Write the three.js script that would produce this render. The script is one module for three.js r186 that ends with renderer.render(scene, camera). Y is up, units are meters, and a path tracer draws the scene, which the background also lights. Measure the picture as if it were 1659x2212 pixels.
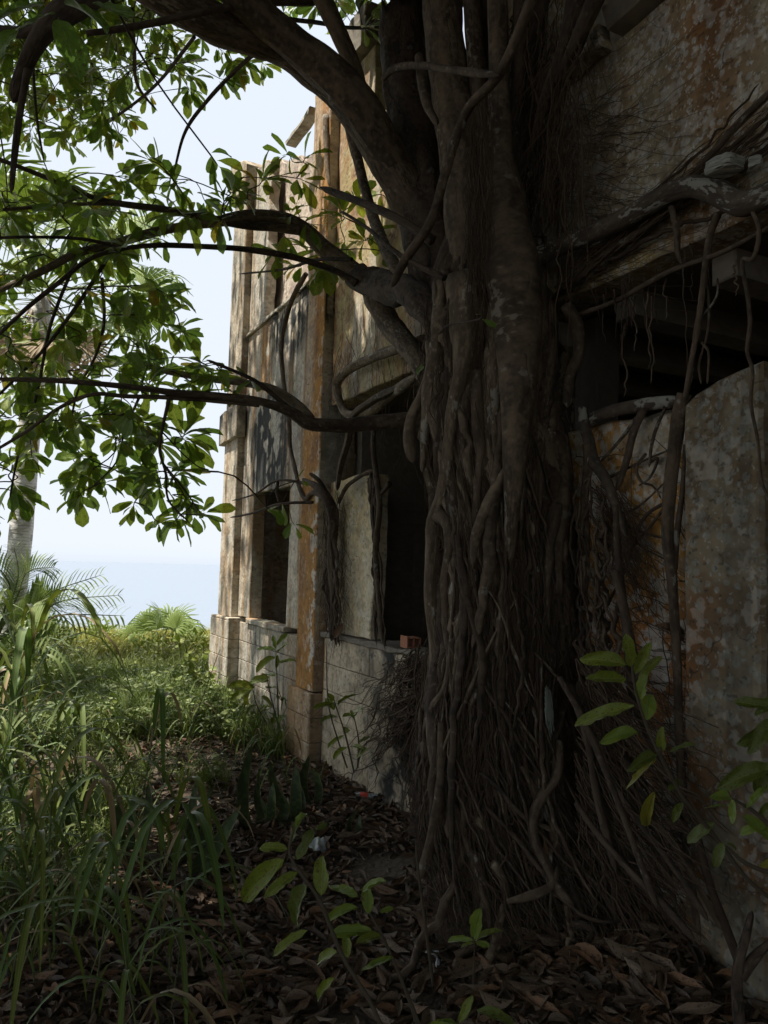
import * as THREE from 'three';
import { mergeGeometries } from 'three/addons/utils/BufferGeometryUtils.js';

// ---------------------------------------------------------------- camera, sky, sun, exposure
const scene = new THREE.Scene();
const camera = new THREE.PerspectiveCamera(68, 768 / 1024, 0.05, 20000);
camera.position.set(0, 1.6, 0);
const PITCH = 0.0749, ROLL = 0.026;
camera.rotation.order = 'YXZ';
camera.rotation.set(PITCH, 0, ROLL);
camera.updateMatrixWorld(true);

const renderer = new THREE.WebGLRenderer({ antialias: true });
renderer.setSize(768, 1024);
renderer.toneMapping = THREE.LinearToneMapping;
renderer.toneMappingExposure = 2.0;
renderer.shadowMap.enabled = true;

const SUN = new THREE.Vector3(-0.36, 0.925, 0.10).normalize();
{
  const W = 256, H = 128, data = new Float32Array(W * H * 4);
  for (let j = 0; j < H; j++) for (let i = 0; i < W; i++) {
    const el = ((j + 0.5) / H - 0.5) * Math.PI, az = ((i + 0.5) / W) * Math.PI * 2 - Math.PI;
    // DataTexture rows run from v = 0 (straight down) to v = 1 (zenith)
    const y = Math.sin(el), up = Math.max(0, y), t = Math.pow(up, 0.6);
    const d = new THREE.Vector3(Math.cos(el) * Math.cos(az), y, Math.cos(el) * Math.sin(az));
    const glow = Math.pow(Math.max(0, d.dot(SUN)), 6) * 0.10;
    const k = (j * W + i) * 4;
    data[k] = 0.452 - 0.055 * t + glow;
    data[k + 1] = 0.480 - 0.038 * t + glow;
    data[k + 2] = 0.520 - 0.015 * t + glow * 0.9;
    if (y < 0) { data[k] = 0.36; data[k + 1] = 0.41; data[k + 2] = 0.47; }
    data[k + 3] = 1;
  }
  const sky = new THREE.DataTexture(data, W, H, THREE.RGBAFormat, THREE.FloatType);
  sky.mapping = THREE.EquirectangularReflectionMapping;
  sky.magFilter = sky.minFilter = THREE.LinearFilter;
  sky.needsUpdate = true;
  scene.background = sky; scene.environment = sky;
}
const sun = new THREE.DirectionalLight(new THREE.Color(1.0, 0.93, 0.82), 4.6);
sun.position.copy(SUN).multiplyScalar(40).add(new THREE.Vector3(0, 0, -6));
sun.target.position.set(0, 0, -6);
sun.castShadow = true;
Object.assign(sun.shadow.camera, { left: -22, right: 22, top: 22, bottom: -22, near: 1, far: 90 });
sun.shadow.mapSize.set(2048, 2048);
scene.add(sun, sun.target);

// ---------------------------------------------------------------- small tools
function rngOf(seed) { let a = seed | 0; return () => { a = (a + 0x6d2b79f5) | 0; let t = Math.imul(a ^ (a >>> 15), 1 | a); t = (t + Math.imul(t ^ (t >>> 7), 61 | t)) ^ t; return ((t ^ (t >>> 14)) >>> 0) / 4294967296; }; }
const V3 = (x, y, z) => new THREE.Vector3(x, y, z);
const lerp = (a, b, t) => a + (b - a) * t, clamp = (x, a = 0, b = 1) => Math.min(b, Math.max(a, x));
const sstep = (a, b, x) => { const t = clamp((x - a) / (b - a)); return t * t * (3 - 2 * t); };
const bell = (x, c, w) => Math.exp(-((x - c) * (x - c)) / (w * w));
const R0 = rngOf(7), perm = new Uint16Array(4096), vals = new Float32Array(4096);
for (let i = 0; i < 4096; i++) { perm[i] = (R0() * 4096) | 0; vals[i] = R0(); }
const hash2 = (x, y) => vals[(perm[(x & 4095)] + y * 131 + (y >> 5)) & 4095];
function noise(x, y) { const xi = Math.floor(x), yi = Math.floor(y); let u = x - xi, v = y - yi; u = u * u * (3 - 2 * u); v = v * v * (3 - 2 * v); return lerp(lerp(hash2(xi, yi), hash2(xi + 1, yi), u), lerp(hash2(xi, yi + 1), hash2(xi + 1, yi + 1), u), v); }
function fbm(x, y, o = 4) { let s = 0, a = 0.5, n = 0; for (let i = 0; i < o; i++) { s += a * noise(x, y); n += a; a *= 0.5; x = x * 2.03 + 17.3; y = y * 2.03 + 9.1; } return s / n; }
function cells(x, y) { const xi = Math.floor(x), yi = Math.floor(y); let best = 9, id = 0; for (let i = -1; i < 2; i++) for (let j = -1; j < 2; j++) { const a = hash2(xi + i, yi + j), b = hash2(xi + i + 77, yi + j + 31), dx = xi + i + a - x, dy = yi + j + b - y, d = dx * dx + dy * dy; if (d < best) { best = d; id = hash2(xi + i + 13, yi + j + 101); } } return [Math.sqrt(best), id]; }

// where a pixel of a 1659 x 2212 layout sketch of the place meets a given depth, a plane or the ground
const FOC = 1106 / Math.tan(THREE.MathUtils.degToRad(34)), EYE = camera.position.clone();
const ray = (x, y) => V3((x - 829.5) / FOC, -(y - 1106) / FOC, -1).applyMatrix3(new THREE.Matrix3().setFromMatrix4(camera.matrixWorld));
const at = (x, y, depth) => ray(x, y).multiplyScalar(depth).add(EYE);
// frame of the facade: DIR runs along it away from the viewer, OUT points off its face towards the open ground
const ORG = V3(-0.7044, 0, -6.7034), DIR = V3(-0.45774792, 0, -0.88908202), OUT = V3(-0.88908202, 0, 0.45774792);
const wallPoint = (s, h, p = 0) => ORG.clone().addScaledVector(DIR, s).addScaledVector(OUT, p).add(V3(0, h, 0));
const depthOnWall = (x, y, p = 0) => { const r = ray(x, y); return ORG.clone().addScaledVector(OUT, p).sub(EYE).dot(OUT) / r.dot(OUT); };
const onWall = (x, y, p = 0) => at(x, y, depthOnWall(x, y, p));
const groundY = (x, z) => { const f = fbm(x * 0.9 + 40, z * 0.9 + 40, 3) - 0.5; let h = 0.09 * f; h += 0.27 * Math.exp(-(((x - 1.05) / 0.62) ** 2 + ((z + 3.2) / 0.85) ** 2)) + 0.06 * Math.exp(-(((x - 0.4) / 0.5) ** 2 + ((z + 4.2) / 0.7) ** 2)); if (z < -14.5) { const e = clamp((-14.5 - z) / 6); h -= 3.2 * e * e + 0.25 * e; } return h; };
const onGround = (x, y) => { const r = ray(x, y); let t = -EYE.y / r.y; for (let i = 0; i < 4; i++) { const q = r.clone().multiplyScalar(t).add(EYE); t = (groundY(q.x, q.z) - EYE.y) / r.y; } const q = r.multiplyScalar(t).add(EYE); q.y = groundY(q.x, q.z); return q; };

// things, parts
const used = new Map();
const numbered = (n) => { const k = used.get(n) ?? 0; used.set(n, k + 1); return k ? n + '_' + String(k).padStart(3, '0') : n; };
function tag(o, label, category, group) { o.userData = { label, category }; if (group) o.userData.group = group; return o; }
function thing(name, label, category, base = V3(0, 0, 0), group) { const o = new THREE.Group(); o.name = numbered(name); o.position.copy(base); scene.add(o); o.updateMatrixWorld(true); return tag(o, label, category, group); }
function mesh(name, geo, mat, parent) { const m = new THREE.Mesh(geo, mat); m.name = name; m.castShadow = m.receiveShadow = true; if (parent) parent.add(m); return m; }
const worldInv = new Map();
// a part whose geometry was made in world coordinates
function part(name, geo, mat, parent) { parent.updateMatrixWorld(true); const inv = parent.matrixWorld.clone().invert(); geo.applyMatrix4(inv); return mesh(name, geo, mat, parent); }
function structure(name, geo, mat) { const m = mesh(name, geo, mat, scene); m.userData = { kind: 'structure' }; return m; }

// tapered, slightly gnarled tube through points; radii are metres
function tube(pts, radii, { seg = pts.length * 5, rs = 7, rough = 0.10, seed = 1, wander = 0, flat = 0 } = {}) {
  const R = rngOf(seed * 977 + 13), curve = new THREE.CatmullRomCurve3(pts, false, 'centripetal'), P = [], N = seg;
  for (let i = 0; i <= N; i++) P.push(curve.getPoint(i / N));
  if (wander) { const o = [R() * 50, R() * 50, R() * 50]; for (let i = 1; i < N; i++) { const f = Math.min(1, i / 3, (N - i) / 3), l = i * 0.45; P[i].x += wander * f * (noise(o[0] + l, 1.5) - 0.5) * 2; P[i].y += wander * f * (noise(o[1] + l, 4.5) - 0.5) * 2; P[i].z += wander * f * (noise(o[2] + l, 7.5) - 0.5) * 2; } }
  const pos = [], uv = [], idx = [], T = V3(0, 0, 0), A = V3(0, 0, 0), B = V3(0, 0, 0);
  let len = R() * 3; const off = R() * 40;
  const rAt = (t) => { const f = t * (radii.length - 1), i = Math.min(radii.length - 2, Math.floor(f)); return radii.length === 1 ? radii[0] : lerp(radii[i], radii[i + 1], f - i); };
  T.subVectors(P[1], P[0]).normalize(); A.set(0.3, 0.2, 0.93).cross(T).normalize();
  for (let i = 0; i <= N; i++) {
    T.subVectors(P[Math.min(N, i + 1)], P[Math.max(0, i - 1)]).normalize(); A.addScaledVector(T, -A.dot(T)).normalize(); B.crossVectors(T, A);
    if (i) len += P[i].distanceTo(P[i - 1]);
    const te = i / N, r = rAt(te) * (te > 0.93 && N > 8 ? Math.sqrt(Math.max(0.02, 1 - ((te - 0.93) / 0.07) ** 2)) : 1);
    for (let j = 0; j <= rs; j++) {
      const a = (j / rs) * Math.PI * 2, jj = j % rs, k = r * (1 + flat * Math.cos(2 * (a - len * 1.3 - off))) * (1 + rough * 2 * (noise(off + jj * 1.7, len * 9) - 0.5) + rough * 1.6 * (noise(off + 9, len * 5) - 0.5));
      pos.push(P[i].x + (A.x * Math.cos(a) + B.x * Math.sin(a)) * k, P[i].y + (A.y * Math.cos(a) + B.y * Math.sin(a)) * k, P[i].z + (A.z * Math.cos(a) + B.z * Math.sin(a)) * k);
      uv.push((j / rs) * Math.max(0.06, 2 * Math.PI * rAt(0)) + off, len);
    }
  }
  const M = rs + 1;
  for (let i = 0; i < N; i++) for (let j = 0; j < rs; j++) { const a = i * M + j, b = a + 1, c = a + M, d = c + 1; idx.push(a, b, c, b, d, c); }
  for (const [ring, p, flip] of [[0, P[0], 1], [N, P[N], 0]]) { const k = pos.length / 3; pos.push(p.x, p.y, p.z); uv.push(off, len); for (let j = 0; j < rs; j++) { const a = ring * M + j; flip ? idx.push(k, a + 1, a) : idx.push(k, a, a + 1); } }
  const g = new THREE.BufferGeometry();
  g.setAttribute('position', new THREE.Float32BufferAttribute(pos, 3)); g.setAttribute('uv', new THREE.Float32BufferAttribute(uv, 2)); g.setIndex(idx); g.computeVertexNormals();
  return g;
}

// textures: fn(u, v) -> [r, g, b (linear), height 0..1]
function makeTex(w, h, fn, wrap = THREE.RepeatWrapping) {
  const c = new Uint8Array(w * h * 4), b = new Uint8Array(w * h);
  const enc = (x) => { x = clamp(x); return Math.round(255 * (x <= 0.0031308 ? 12.92 * x : 1.055 * Math.pow(x, 1 / 2.4) - 0.055)); };
  for (let j = 0; j < h; j++) for (let i = 0; i < w; i++) { const o = fn((i + 0.5) / w, (j + 0.5) / h), k = j * w + i; c[4 * k] = enc(o[0]); c[4 * k + 1] = enc(o[1]); c[4 * k + 2] = enc(o[2]); c[4 * k + 3] = 255; b[k] = Math.round(255 * clamp(o[3] ?? 0.5)); }
  const out = [new THREE.DataTexture(c, w, h), new THREE.DataTexture(b, w, h, THREE.RedFormat)];
  out[0].colorSpace = THREE.SRGBColorSpace;
  for (const t of out) { t.wrapS = t.wrapT = wrap; t.magFilter = THREE.LinearFilter; t.minFilter = THREE.LinearFilter; t.needsUpdate = true; }
  return out;
}
const mix3 = (a, b, t) => [lerp(a[0], b[0], t), lerp(a[1], b[1], t), lerp(a[2], b[2], t)];
const texMat = ([map, bump], bumpScale, roughness = 0.95, extra = {}) => new THREE.MeshStandardMaterial({ map, bumpMap: bump, bumpScale, roughness, ...extra });
// ---------------------------------------------------------------- materials of the ruin: one weathered coat over the whole facade, in metres (s, h)
const BEIGE = [0.48, 0.42, 0.325], GREY = [0.40, 0.37, 0.31], OCHRE = [0.34, 0.165, 0.035], RUST = [0.26, 0.105, 0.025], YELLOW = [0.36, 0.27, 0.10], PALE = [0.56, 0.57, 0.54], BLACK = [0.022, 0.024, 0.022], BROWN = [0.13, 0.095, 0.055];
function coat(s, h) {
  const low = fbm(s * 1.4 + 5, h * 0.7 + 3, 4), streak = fbm(s * 11 + 2, h * 0.9, 4), streak2 = fbm(s * 26 + 8, h * 1.8, 3), fine = fbm(s * 38, h * 38, 3), mid = fbm(s * 6 + 31, h * 6, 4), flake = fbm(s * 17 + 3, h * 11 + 8, 4);
  let c = mix3(BEIGE, GREY, sstep(0.35, 0.65, low)), hgt = 0.5 + 0.25 * (fine - 0.5);
  c = mix3(c, BROWN, 0.45 * sstep(0.5, 0.72, streak));
  let och = 0.25 * sstep(0.5, 0.7, streak * 0.6 + low * 0.4), pale = 0.35, mould = 0.25 * sstep(0.6, 0.8, mid), col = OCHRE;
  const onPillar2 = s > -0.56 && s < -0.02, onCorner = s > 1.76;
  const sharp = sstep(0.40, 0.58, streak2 * 0.6 + fine * 0.4);
  if (onPillar2) {
    och = (h < 0.58 ? 0.55 : 0.95) * sstep(0.28, 0.5, streak * 0.5 + mid * 0.5 + 0.10) ; pale = 0.5 * bell(s, -0.46, 0.10) * (h < 2.4 && h > 0.58 ? 1.8 : 0.5) + 0.25;
    if (h > 2.9) och *= 0.45 + 0.75 * bell(s, -0.40, 0.13);
    col = mix3(OCHRE, RUST, 0.5 * sstep(0.4, 0.7, mid));
  } else if (onCorner) { och = 0.35 * sstep(0.48, 0.7, streak) + 0.3 * bell(h, 1.6, 0.9) * sstep(0.4, 0.6, mid); pale = 0.45; mould = 0.3 * sstep(0.5, 0.75, mid) + 0.8 * sstep(2.9, 3.4, h) * sstep(0.35, 0.62, mid + 0.18 * bell(h, 3.2, 0.3)) * (h < 3.5 ? 1 : 0.3); }
  else if (s >= -0.02) {   // bay between the pilasters
    och = 0.85 * bell(s, 1.28, 0.17) * sstep(3.2, 3.5, h) * sstep(0.36, 0.55, mid + 0.08) * (h < 4.15 ? 1 : 0) + 0.5 * sstep(0.5, 0.68, streak);
    const m1 = bell(s, 1.05, 0.5) * sstep(2.15, 2.6, h) * (1 - sstep(3.05, 3.6, h)), m2 = bell(s, 0.55, 0.50) * sstep(3.35, 4.05, h) * (h < 4.17 ? 1 : 0.0), m3 = bell(s, 1.86, 0.10) * sstep(2.9, 3.4, h);
    mould = Math.max(mould, 2.9 * Math.max(m1, m2, m3) * sstep(0.40, 0.53, streak * 0.28 + streak2 * 0.17 + mid * 0.55) * (0.55 + 0.45 * sharp));
    if (h > 4.16) { och *= 0.35; pale = 0.6; c = mix3(c, GREY, 0.5); }
    if (h < 1.04) { c = mix3(c, [0.31, 0.285, 0.235], 0.6); och = 0.2 * sstep(0.5, 0.7, streak) + 0.22 * bell(s, 0.2, 0.25); mould = 0.35 * sstep(0.52, 0.72, streak2) + 0.25 * (1 - sstep(0, 0.3, h)); }
  } else if (s > -2.95) {
    if (h > 2.6) { och = 0.75 * sstep(0.30, 0.6, streak * 0.7 + low * 0.4); col = mix3(YELLOW, OCHRE, sstep(0.42, 0.62, mid)); mould = 0.35 * sstep(0.55, 0.75, mid); }
    else if (h > 1.05) { c = mix3([0.62, 0.54, 0.39], [0.58, 0.47, 0.26], sstep(1.6, 2.2, h) * 0.7 + 0.3 * low); och = 0.3 * sstep(0.4, 0.6, streak); col = [0.40, 0.29, 0.12]; mould = 0.4 * sstep(1.9, 2.3, h) * sstep(0.48, 0.62, mid); pale = 0.6; }
    else { c = mix3(c, [0.40, 0.34, 0.23], 0.5); mould = 0.9 * sstep(-1.15, -1.9, s) * sstep(0.40, 0.62, mid * 0.75 + fine * 0.25) + 0.35 * sstep(0.55, 0.7, mid); och = 0.15; c = mix3(c, [0.60, 0.52, 0.38], 0.65); }
  } else if (h > 2.7) {    // parapet
    c = mix3([0.29, 0.25, 0.165], [0.38, 0.33, 0.225], low); och = 0.75 * bell(s, -4.28, 0.22) * sstep(0.3, 0.55, mid + 0.1) + 0.35 * sstep(0.44, 0.70, low * 0.65 + mid * 0.35); col = mix3([0.29, 0.165, 0.06], [0.24, 0.105, 0.035], mid);
    if (h < 3.12 && s > -4) { c = mix3(c, YELLOW, 0.75); och *= 0.5; }
    mould = 0.34 * sstep(0.42, 0.70, streak * 0.6 + low * 0.4); pale = 0.6;
  } else if (s > -4.2) {   // ochre panel
    och = 0.95 * sstep(0.30, 0.52, mid * 0.6 + flake * 0.4 + 0.17 - 0.26 * bell(s, -4.0, 0.22) * sstep(1.75, 2.1, h)); col = mix3([0.50, 0.26, 0.06], [0.40, 0.165, 0.04], sstep(1.7, 1.3, h)); pale = 1.0; c = mix3(c, [0.5, 0.46, 0.34], 0.4); if (h < 0.75) { och *= 0.4; c = mix3(c, GREY, 0.5); }
  } else {                 // grey right pillar
    c = mix3([0.205, 0.172, 0.115], [0.145, 0.105, 0.06], sstep(0.35, 0.6, mid)); och = (0.9 * bell(s, -4.24, 0.12) * sstep(2.0, 1.5, h) + 0.8 * sstep(0.95, 0.5, h) * sstep(0.4, 0.56, mid)) * sstep(0.35, 0.55, fine * 0.4 + mid * 0.6); col = [0.17, 0.078, 0.025]; pale = 0.35; mould = 0.3 * sstep(0.5, 0.7, streak2);
  }
  c = mix3(c, col, clamp(och));
  // flaking remains of pale paint, and lichen
  const fl = sstep(0.60 - 0.10 * pale, 0.635 - 0.10 * pale, flake * 0.55 + fine * 0.25 + mid * 0.2 + 0.035 * (streak2 - 0.5)) * clamp(pale);
  c = mix3(c, mix3(PALE, BEIGE, 0.35), 0.75 * fl); hgt += 0.20 * fl;
  if (s < -3.3) {
    const big = s < -4.2 && h < 2.7, [d, id] = cells(s * (big ? 23 : 30) + 0.6 * (mid - 0.5), h * (big ? 23 : 30)), [d2, id2] = cells(s * 58 + 5 * mid + 2.5 * flake, h * 58 + 5 * streak + 2.5 * fine);
    const dens = fbm(s * 3.1 + 9, h * 2.6 + 1, 3);
    const sp = sstep(0.15 + 0.30 * id, 0.11 + 0.30 * id, d + 0.25 * (fine - 0.5)) * (id > (big ? 0.75 - 0.6 * dens : 1.02 - 0.6 * dens) ? 1 : 0), sp2 = sstep(0.34 * id2, 0.34 * id2 - 0.06, d2) * (id2 > 1.22 - 0.9 * fbm(s * 4.2 + 21, h * 3.4 + 8, 4) - 0.12 * clamp(och) ? 1 : 0);
    c = mix3(c, big ? [0.25, 0.26, 0.235] : PALE, clamp(0.5 * sp + 0.85 * sp2));
  }
  c = mix3(c, BLACK, clamp(mould));
  const ck = Math.abs(fbm(s * 2.6 + 40, h * 2.6 + 11, 5) - 0.5), crack = sstep(0.0045, 0.0015, ck) * sstep(0.45, 0.55, low); c = mix3(c, BLACK, 0.7 * crack); hgt -= 0.4 * crack;
  const chip = sstep(0.645, 0.655, fbm(s * 9 + 70, h * 9 + 5, 4)); c = mix3(c, [c[0] * 0.62 + 0.03, c[1] * 0.60 + 0.025, c[2] * 0.58 + 0.02], (s < -3.35 && h > 2.8 ? 0.25 : 0.7) * chip); hgt -= 0.3 * chip;
  const pit = sstep(0.72, 0.80, fbm(s * 60 + 9, h * 60, 2)); c = mix3(c, BLACK, 0.5 * pit); hgt -= 0.35 * pit;
  const g = 0.66 + 0.68 * fine; return [c[0] * g, c[1] * g, c[2] * g, hgt];
}
function coatMat(s0, s1, h0, h1, ppm) {
  const w = Math.round((s1 - s0) * ppm), h = Math.round((h1 - h0) * ppm), tx = makeTex(w, h, (u, v) => coat(s0 + u * (s1 - s0), h0 + v * (h1 - h0)), THREE.MirroredRepeatWrapping);
  for (const t of tx) { t.repeat.set(1 / (s1 - s0), 1 / (h1 - h0)); t.offset.set(-s0 / (s1 - s0), -h0 / (h1 - h0)); }
  return texMat(tx, 0.006);
}
const coatFar = coatMat(-0.7, 2.8, -0.2, 6.9, 150), coatMid = coatMat(-3.4, -0.45, -0.2, 6.5, 130), coatNear = coatMat(-6.2, -3.3, -0.2, 4.5, 330);
const innerCoat = texMat(makeTex(384, 384, (u, v) => { const n = fbm(u * 7, v * 9, 4), s = fbm(u * 24, v * 5, 4), f = fbm(u * 60, v * 60, 3); let c = mix3([0.50, 0.42, 0.34], [0.34, 0.27, 0.22], sstep(0.4, 0.6, n)); c = mix3(c, [0.12, 0.10, 0.10], 0.5 * sstep(0.55, 0.7, s)); const g = 0.75 + 0.5 * f; return [c[0] * g, c[1] * g, c[2] * g, f]; }, THREE.MirroredRepeatWrapping), 0.008);
for (const t of [innerCoat.map, innerCoat.bumpMap]) t.repeat.set(0.6, 0.6);
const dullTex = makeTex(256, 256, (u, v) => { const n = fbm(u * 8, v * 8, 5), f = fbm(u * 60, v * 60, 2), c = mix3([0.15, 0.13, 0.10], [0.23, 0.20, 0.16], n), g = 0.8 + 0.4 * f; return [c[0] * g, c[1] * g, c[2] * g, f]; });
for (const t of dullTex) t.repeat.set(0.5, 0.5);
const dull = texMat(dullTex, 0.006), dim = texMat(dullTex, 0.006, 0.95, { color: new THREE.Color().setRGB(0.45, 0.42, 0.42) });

// ---------------------------------------------------------------- the ruin: local x = along the wall (s), y = height, -z = out of the wall
const ruin = thing('ruined_building', 'roofless plaster ruin with stained pilasters, empty window holes and a fig growing on it', 'ruined building', ORG);
ruin.rotation.y = Math.atan2(0.88908202, -0.45774792);
const RJ = rngOf(31);
function ragged(o, amp, step = 0.11) {
  const out = [];
  for (let i = 0; i < o.length; i++) { const a = o[i], b = o[(i + 1) % o.length], L = Math.hypot(b[0] - a[0], b[1] - a[1]), n = Math.max(1, Math.round(L / step)), k = a[2] ?? amp; for (let j = 0; j < n; j++) { const t = j / n; out.push([lerp(a[0], b[0], t) + (RJ() - 0.5) * 2 * k, lerp(a[1], b[1], t) + (RJ() - 0.5) * 2 * k]); } }
  return out;
}
function wallUV(g, side = 0) { const p = g.attributes.position, n = g.attributes.normal, uv = new Float32Array(p.count * 2); for (let i = 0; i < p.count; i++) { const x = p.getX(i), y = p.getY(i), z = p.getZ(i), ax = Math.abs(n.getX(i)), ay = Math.abs(n.getY(i)), az = Math.abs(n.getZ(i)); if (az > 0.6) { uv[2 * i] = x; uv[2 * i + 1] = y; } else if (ay > ax) { uv[2 * i] = x; uv[2 * i + 1] = y + z; } else { uv[2 * i] = x + side + (n.getX(i) < 0 ? 1 : -1) * z * 0.7; uv[2 * i + 1] = y; } } g.setAttribute('uv', new THREE.BufferAttribute(uv, 2)); return g; }
// a piece of wall from its outline in (s, h), its face at pf, its back at pb
function slab(name, outline, pf, pb, mat, { parent = ruin, amp = 0.005, bev = 0.008, holes = [], side = 0 } = {}) {
  const sh = new THREE.Shape(ragged(outline, amp).map(([x, y]) => new THREE.Vector2(x, y)));
  for (const h of holes) sh.holes.push(new THREE.Path(ragged(h, amp).map(([x, y]) => new THREE.Vector2(x, y))));
  const g = new THREE.ExtrudeGeometry(sh, { depth: pf - pb - 2 * bev, bevelEnabled: bev > 0, bevelSize: bev, bevelThickness: bev, bevelOffset: -bev, bevelSegments: 1 });
  g.translate(0, 0, -pf + bev);
  return mesh(name, wallUV(g, side), mat, parent);
}
const rect = (s0, s1, h0, h1) => [[s0, h0], [s1, h0], [s1, h1], [s0, h1]];
// courses of blocks with open joints
const blockCache = new Map();
function courses(parent, s0, s1, h0, h1, rows, len, pf, mat, gap = 0.006) {
  const dh = (h1 - h0) / rows;
  for (let r = 0; r < rows; r++) {
    let a = s0; const cuts = [s0]; a = s0 + len * (r % 2 ? 0.5 : 1) * (0.92 + 0.16 * RJ());
    while (a < s1 - 0.12) { cuts.push(a); a += len * (0.95 + 0.1 * RJ()); }
    cuts.push(s1);
    for (let i = 0; i + 1 < cuts.length; i++) {
      const q = (RJ() - 0.5) * 0.005;
      slab('concrete_block', rect(cuts[i] + gap / 2, cuts[i + 1] - gap / 2, h0 + r * dh + gap / 2, h0 + (r + 1) * dh - gap / 2), pf + q, pf - 0.05, mat, { parent, amp: 0.0016, bev: 0.004 });
    }
  }
}
// corner pilaster
const cornerBase = slab('pilaster_plinth', rect(1.84, 2.53, -0.4, 0.985), 0.095, -0.2, coatFar);
courses(cornerBase, 1.82, 2.55, 0, 1.0, 5, 0.5, 0.13, coatFar);
for (let r = 0; r < 5; r++) slab('concrete_block', rect(1.815, 1.838, r * 0.2 + 0.003, r * 0.2 + 0.197), 0.124, -0.05, coatFar, { parent: cornerBase, amp: 0.001, bev: 0.003 });
slab('plinth_cap', rect(1.82, 2.55, 1.0, 1.03), 0.125, -0.1, coatFar);
slab('pilaster', [[1.91, 1.03], [2.43, 1.03], [2.43, 6.1, 0.03], [1.91, 5.95]], 0.08, -0.25, coatFar);
slab('pilaster_band', [[1.83, 3.02], [2.52, 3.0], [2.53, 3.36, 0.015], [1.83, 3.38, 0.012]], 0.13, 0.02, coatFar);
slab('pilaster_capital', [[1.86, 5.80], [2.0, 5.86, 0.02], [2.43, 5.98], [2.52, 6.10], [2.50, 6.42, 0.04], [2.30, 6.36, 0.04], [1.84, 6.16, 0.03]], 0.13, -0.3, coatFar, { amp: 0.012 });
// bay with the window
const bay = slab('wall', [[-0.1, 1.045], [0.38, 1.045], [0.37, 2.0, 0.012], [0.39, 2.35], [1.5, 2.36], [1.5, 1.045], [1.91, 1.045], [1.91, 4.16], [-0.1, 4.16]], 0.0, -0.14, coatFar);
const low1 = slab('plinth_wall', rect(-0.05, 1.87, -0.4, 0.99), -0.03, -0.26, coatFar);
courses(low1, -0.02, 1.82, 0, 0.99, 5, 0.42, 0.0, coatFar);
slab('window_sill', [[0.36, 0.993], [1.52, 0.993], [1.52, 1.043, 0.01], [0.36, 1.04, 0.01]], 0.03, -0.142, coatFar);
slab('band_course', rect(-0.1, 1.91, 4.162, 4.20), 0.03, -0.25, coatFar, { amp: 0.008 });
slab('wall_panel', [[1.36, 4.2, 0.02], [1.9, 4.2], [1.9, 6.16, 0.03], [1.33, 5.98, 0.03]], 0.0, -0.11, coatFar);
slab('wall_stub', [[-0.1, 4.2], [0.12, 4.2, 0.03], [0.06, 4.7, 0.03], [0.02, 5.73], [-0.1, 5.73]], 0.0, -0.26, coatFar, { amp: 0.01 });
slab('cornice_fragment', [[0.0, 5.74], [0.62, 5.75, 0.015], [0.65, 5.79, 0.015], [0.0, 5.80]], 0.09, -0.02, coatFar, { amp: 0.012 });
// cross wall at the end of the upper floor, seen through the open bay and lit from above
function crossWall(s, h0, h1, p0, p1, mat, name, t = 0.2) { const o = ragged([[-p0, h0], [-p1, h0], [-p1, h1, 0.05], [-p0, h1]], 0.006), sh = new THREE.Shape(o.map(([x, y]) => new THREE.Vector2(x, y))), g = new THREE.ExtrudeGeometry(sh, { depth: t, bevelEnabled: false }); g.rotateY(-Math.PI / 2); g.translate(s + t, 0, 0); return mesh(name, wallUV(g), mat, ruin); }
crossWall(1.92, -0.3, 6.0, -0.262, -3.2, coatFar, 'cross_wall');
slab('inner_wall', [[-0.1, 3.1], [1.9, 3.1], [1.9, 6.2, 0.04], [1.3, 6.02, 0.05], [0.7, 5.74, 0.03], [-0.1, 5.73, 0.02]], -0.17, -0.35, innerCoat);
// pilaster with the rust-coloured face
const p2 = slab('pilaster_plinth', rect(-0.51, -0.05, -0.4, 0.57), 0.075, -0.2, coatFar);
courses(p2, -0.53, -0.03, 0, 0.585, 3, 0.6, 0.11, coatFar);
for (let r = 0; r < 3; r++) slab('concrete_block', rect(-0.534, -0.514, r * 0.195 + 0.003, r * 0.195 + 0.192), 0.104, -0.03, coatFar, { parent: p2, amp: 0.001, bev: 0.003, side: 0.75 });
slab('pilaster', [[-0.48, 0.586], [-0.10, 0.586], [-0.10, 5.86, 0.02], [-0.3, 5.80, 0.03], [-0.48, 5.88]], 0.07, -0.25, coatFar, { amp: 0.006, side: 0.75 });
// veranda bay: parapet wall, a standing remnant, the upper wall
const low2 = slab('plinth_wall', rect(-2.95, -0.5, -0.4, 1.03), -0.03, -0.22, coatMid);
courses(low2, -2.95, -0.535, 0, 1.04, 5, 0.40, 0.0, coatMid);
slab('wall_coping', [[-2.95, 1.042], [-0.49, 1.042], [-0.49, 1.085, 0.01], [-1.2, 1.085, 0.012], [-2.95, 1.085, 0.012]], 0.025, -0.23, dull, { amp: 0.008 });
slab('wall_remnant', [[-1.31, 1.087], [-0.50, 1.087], [-0.50, 2.30], [-0.74, 2.31, 0.02], [-1.1, 2.30, 0.02], [-1.36, 2.30, 0.012], [-1.35, 1.7, 0.02]], -0.03, -0.13, coatMid);
slab('upper_wall', [[-2.93, 2.95], [-0.485, 2.95], [-0.485, 5.5, 0.03], [-0.70, 5.46, 0.03], [-0.71, 5.75, 0.02], [-1.13, 5.75, 0.02], [-1.15, 5.2, 0.04], [-1.6, 4.75, 0.05], [-2.4, 4.7, 0.05], [-2.93, 4.9]], -0.02, -0.26, coatMid, { amp: 0.008 });
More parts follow.
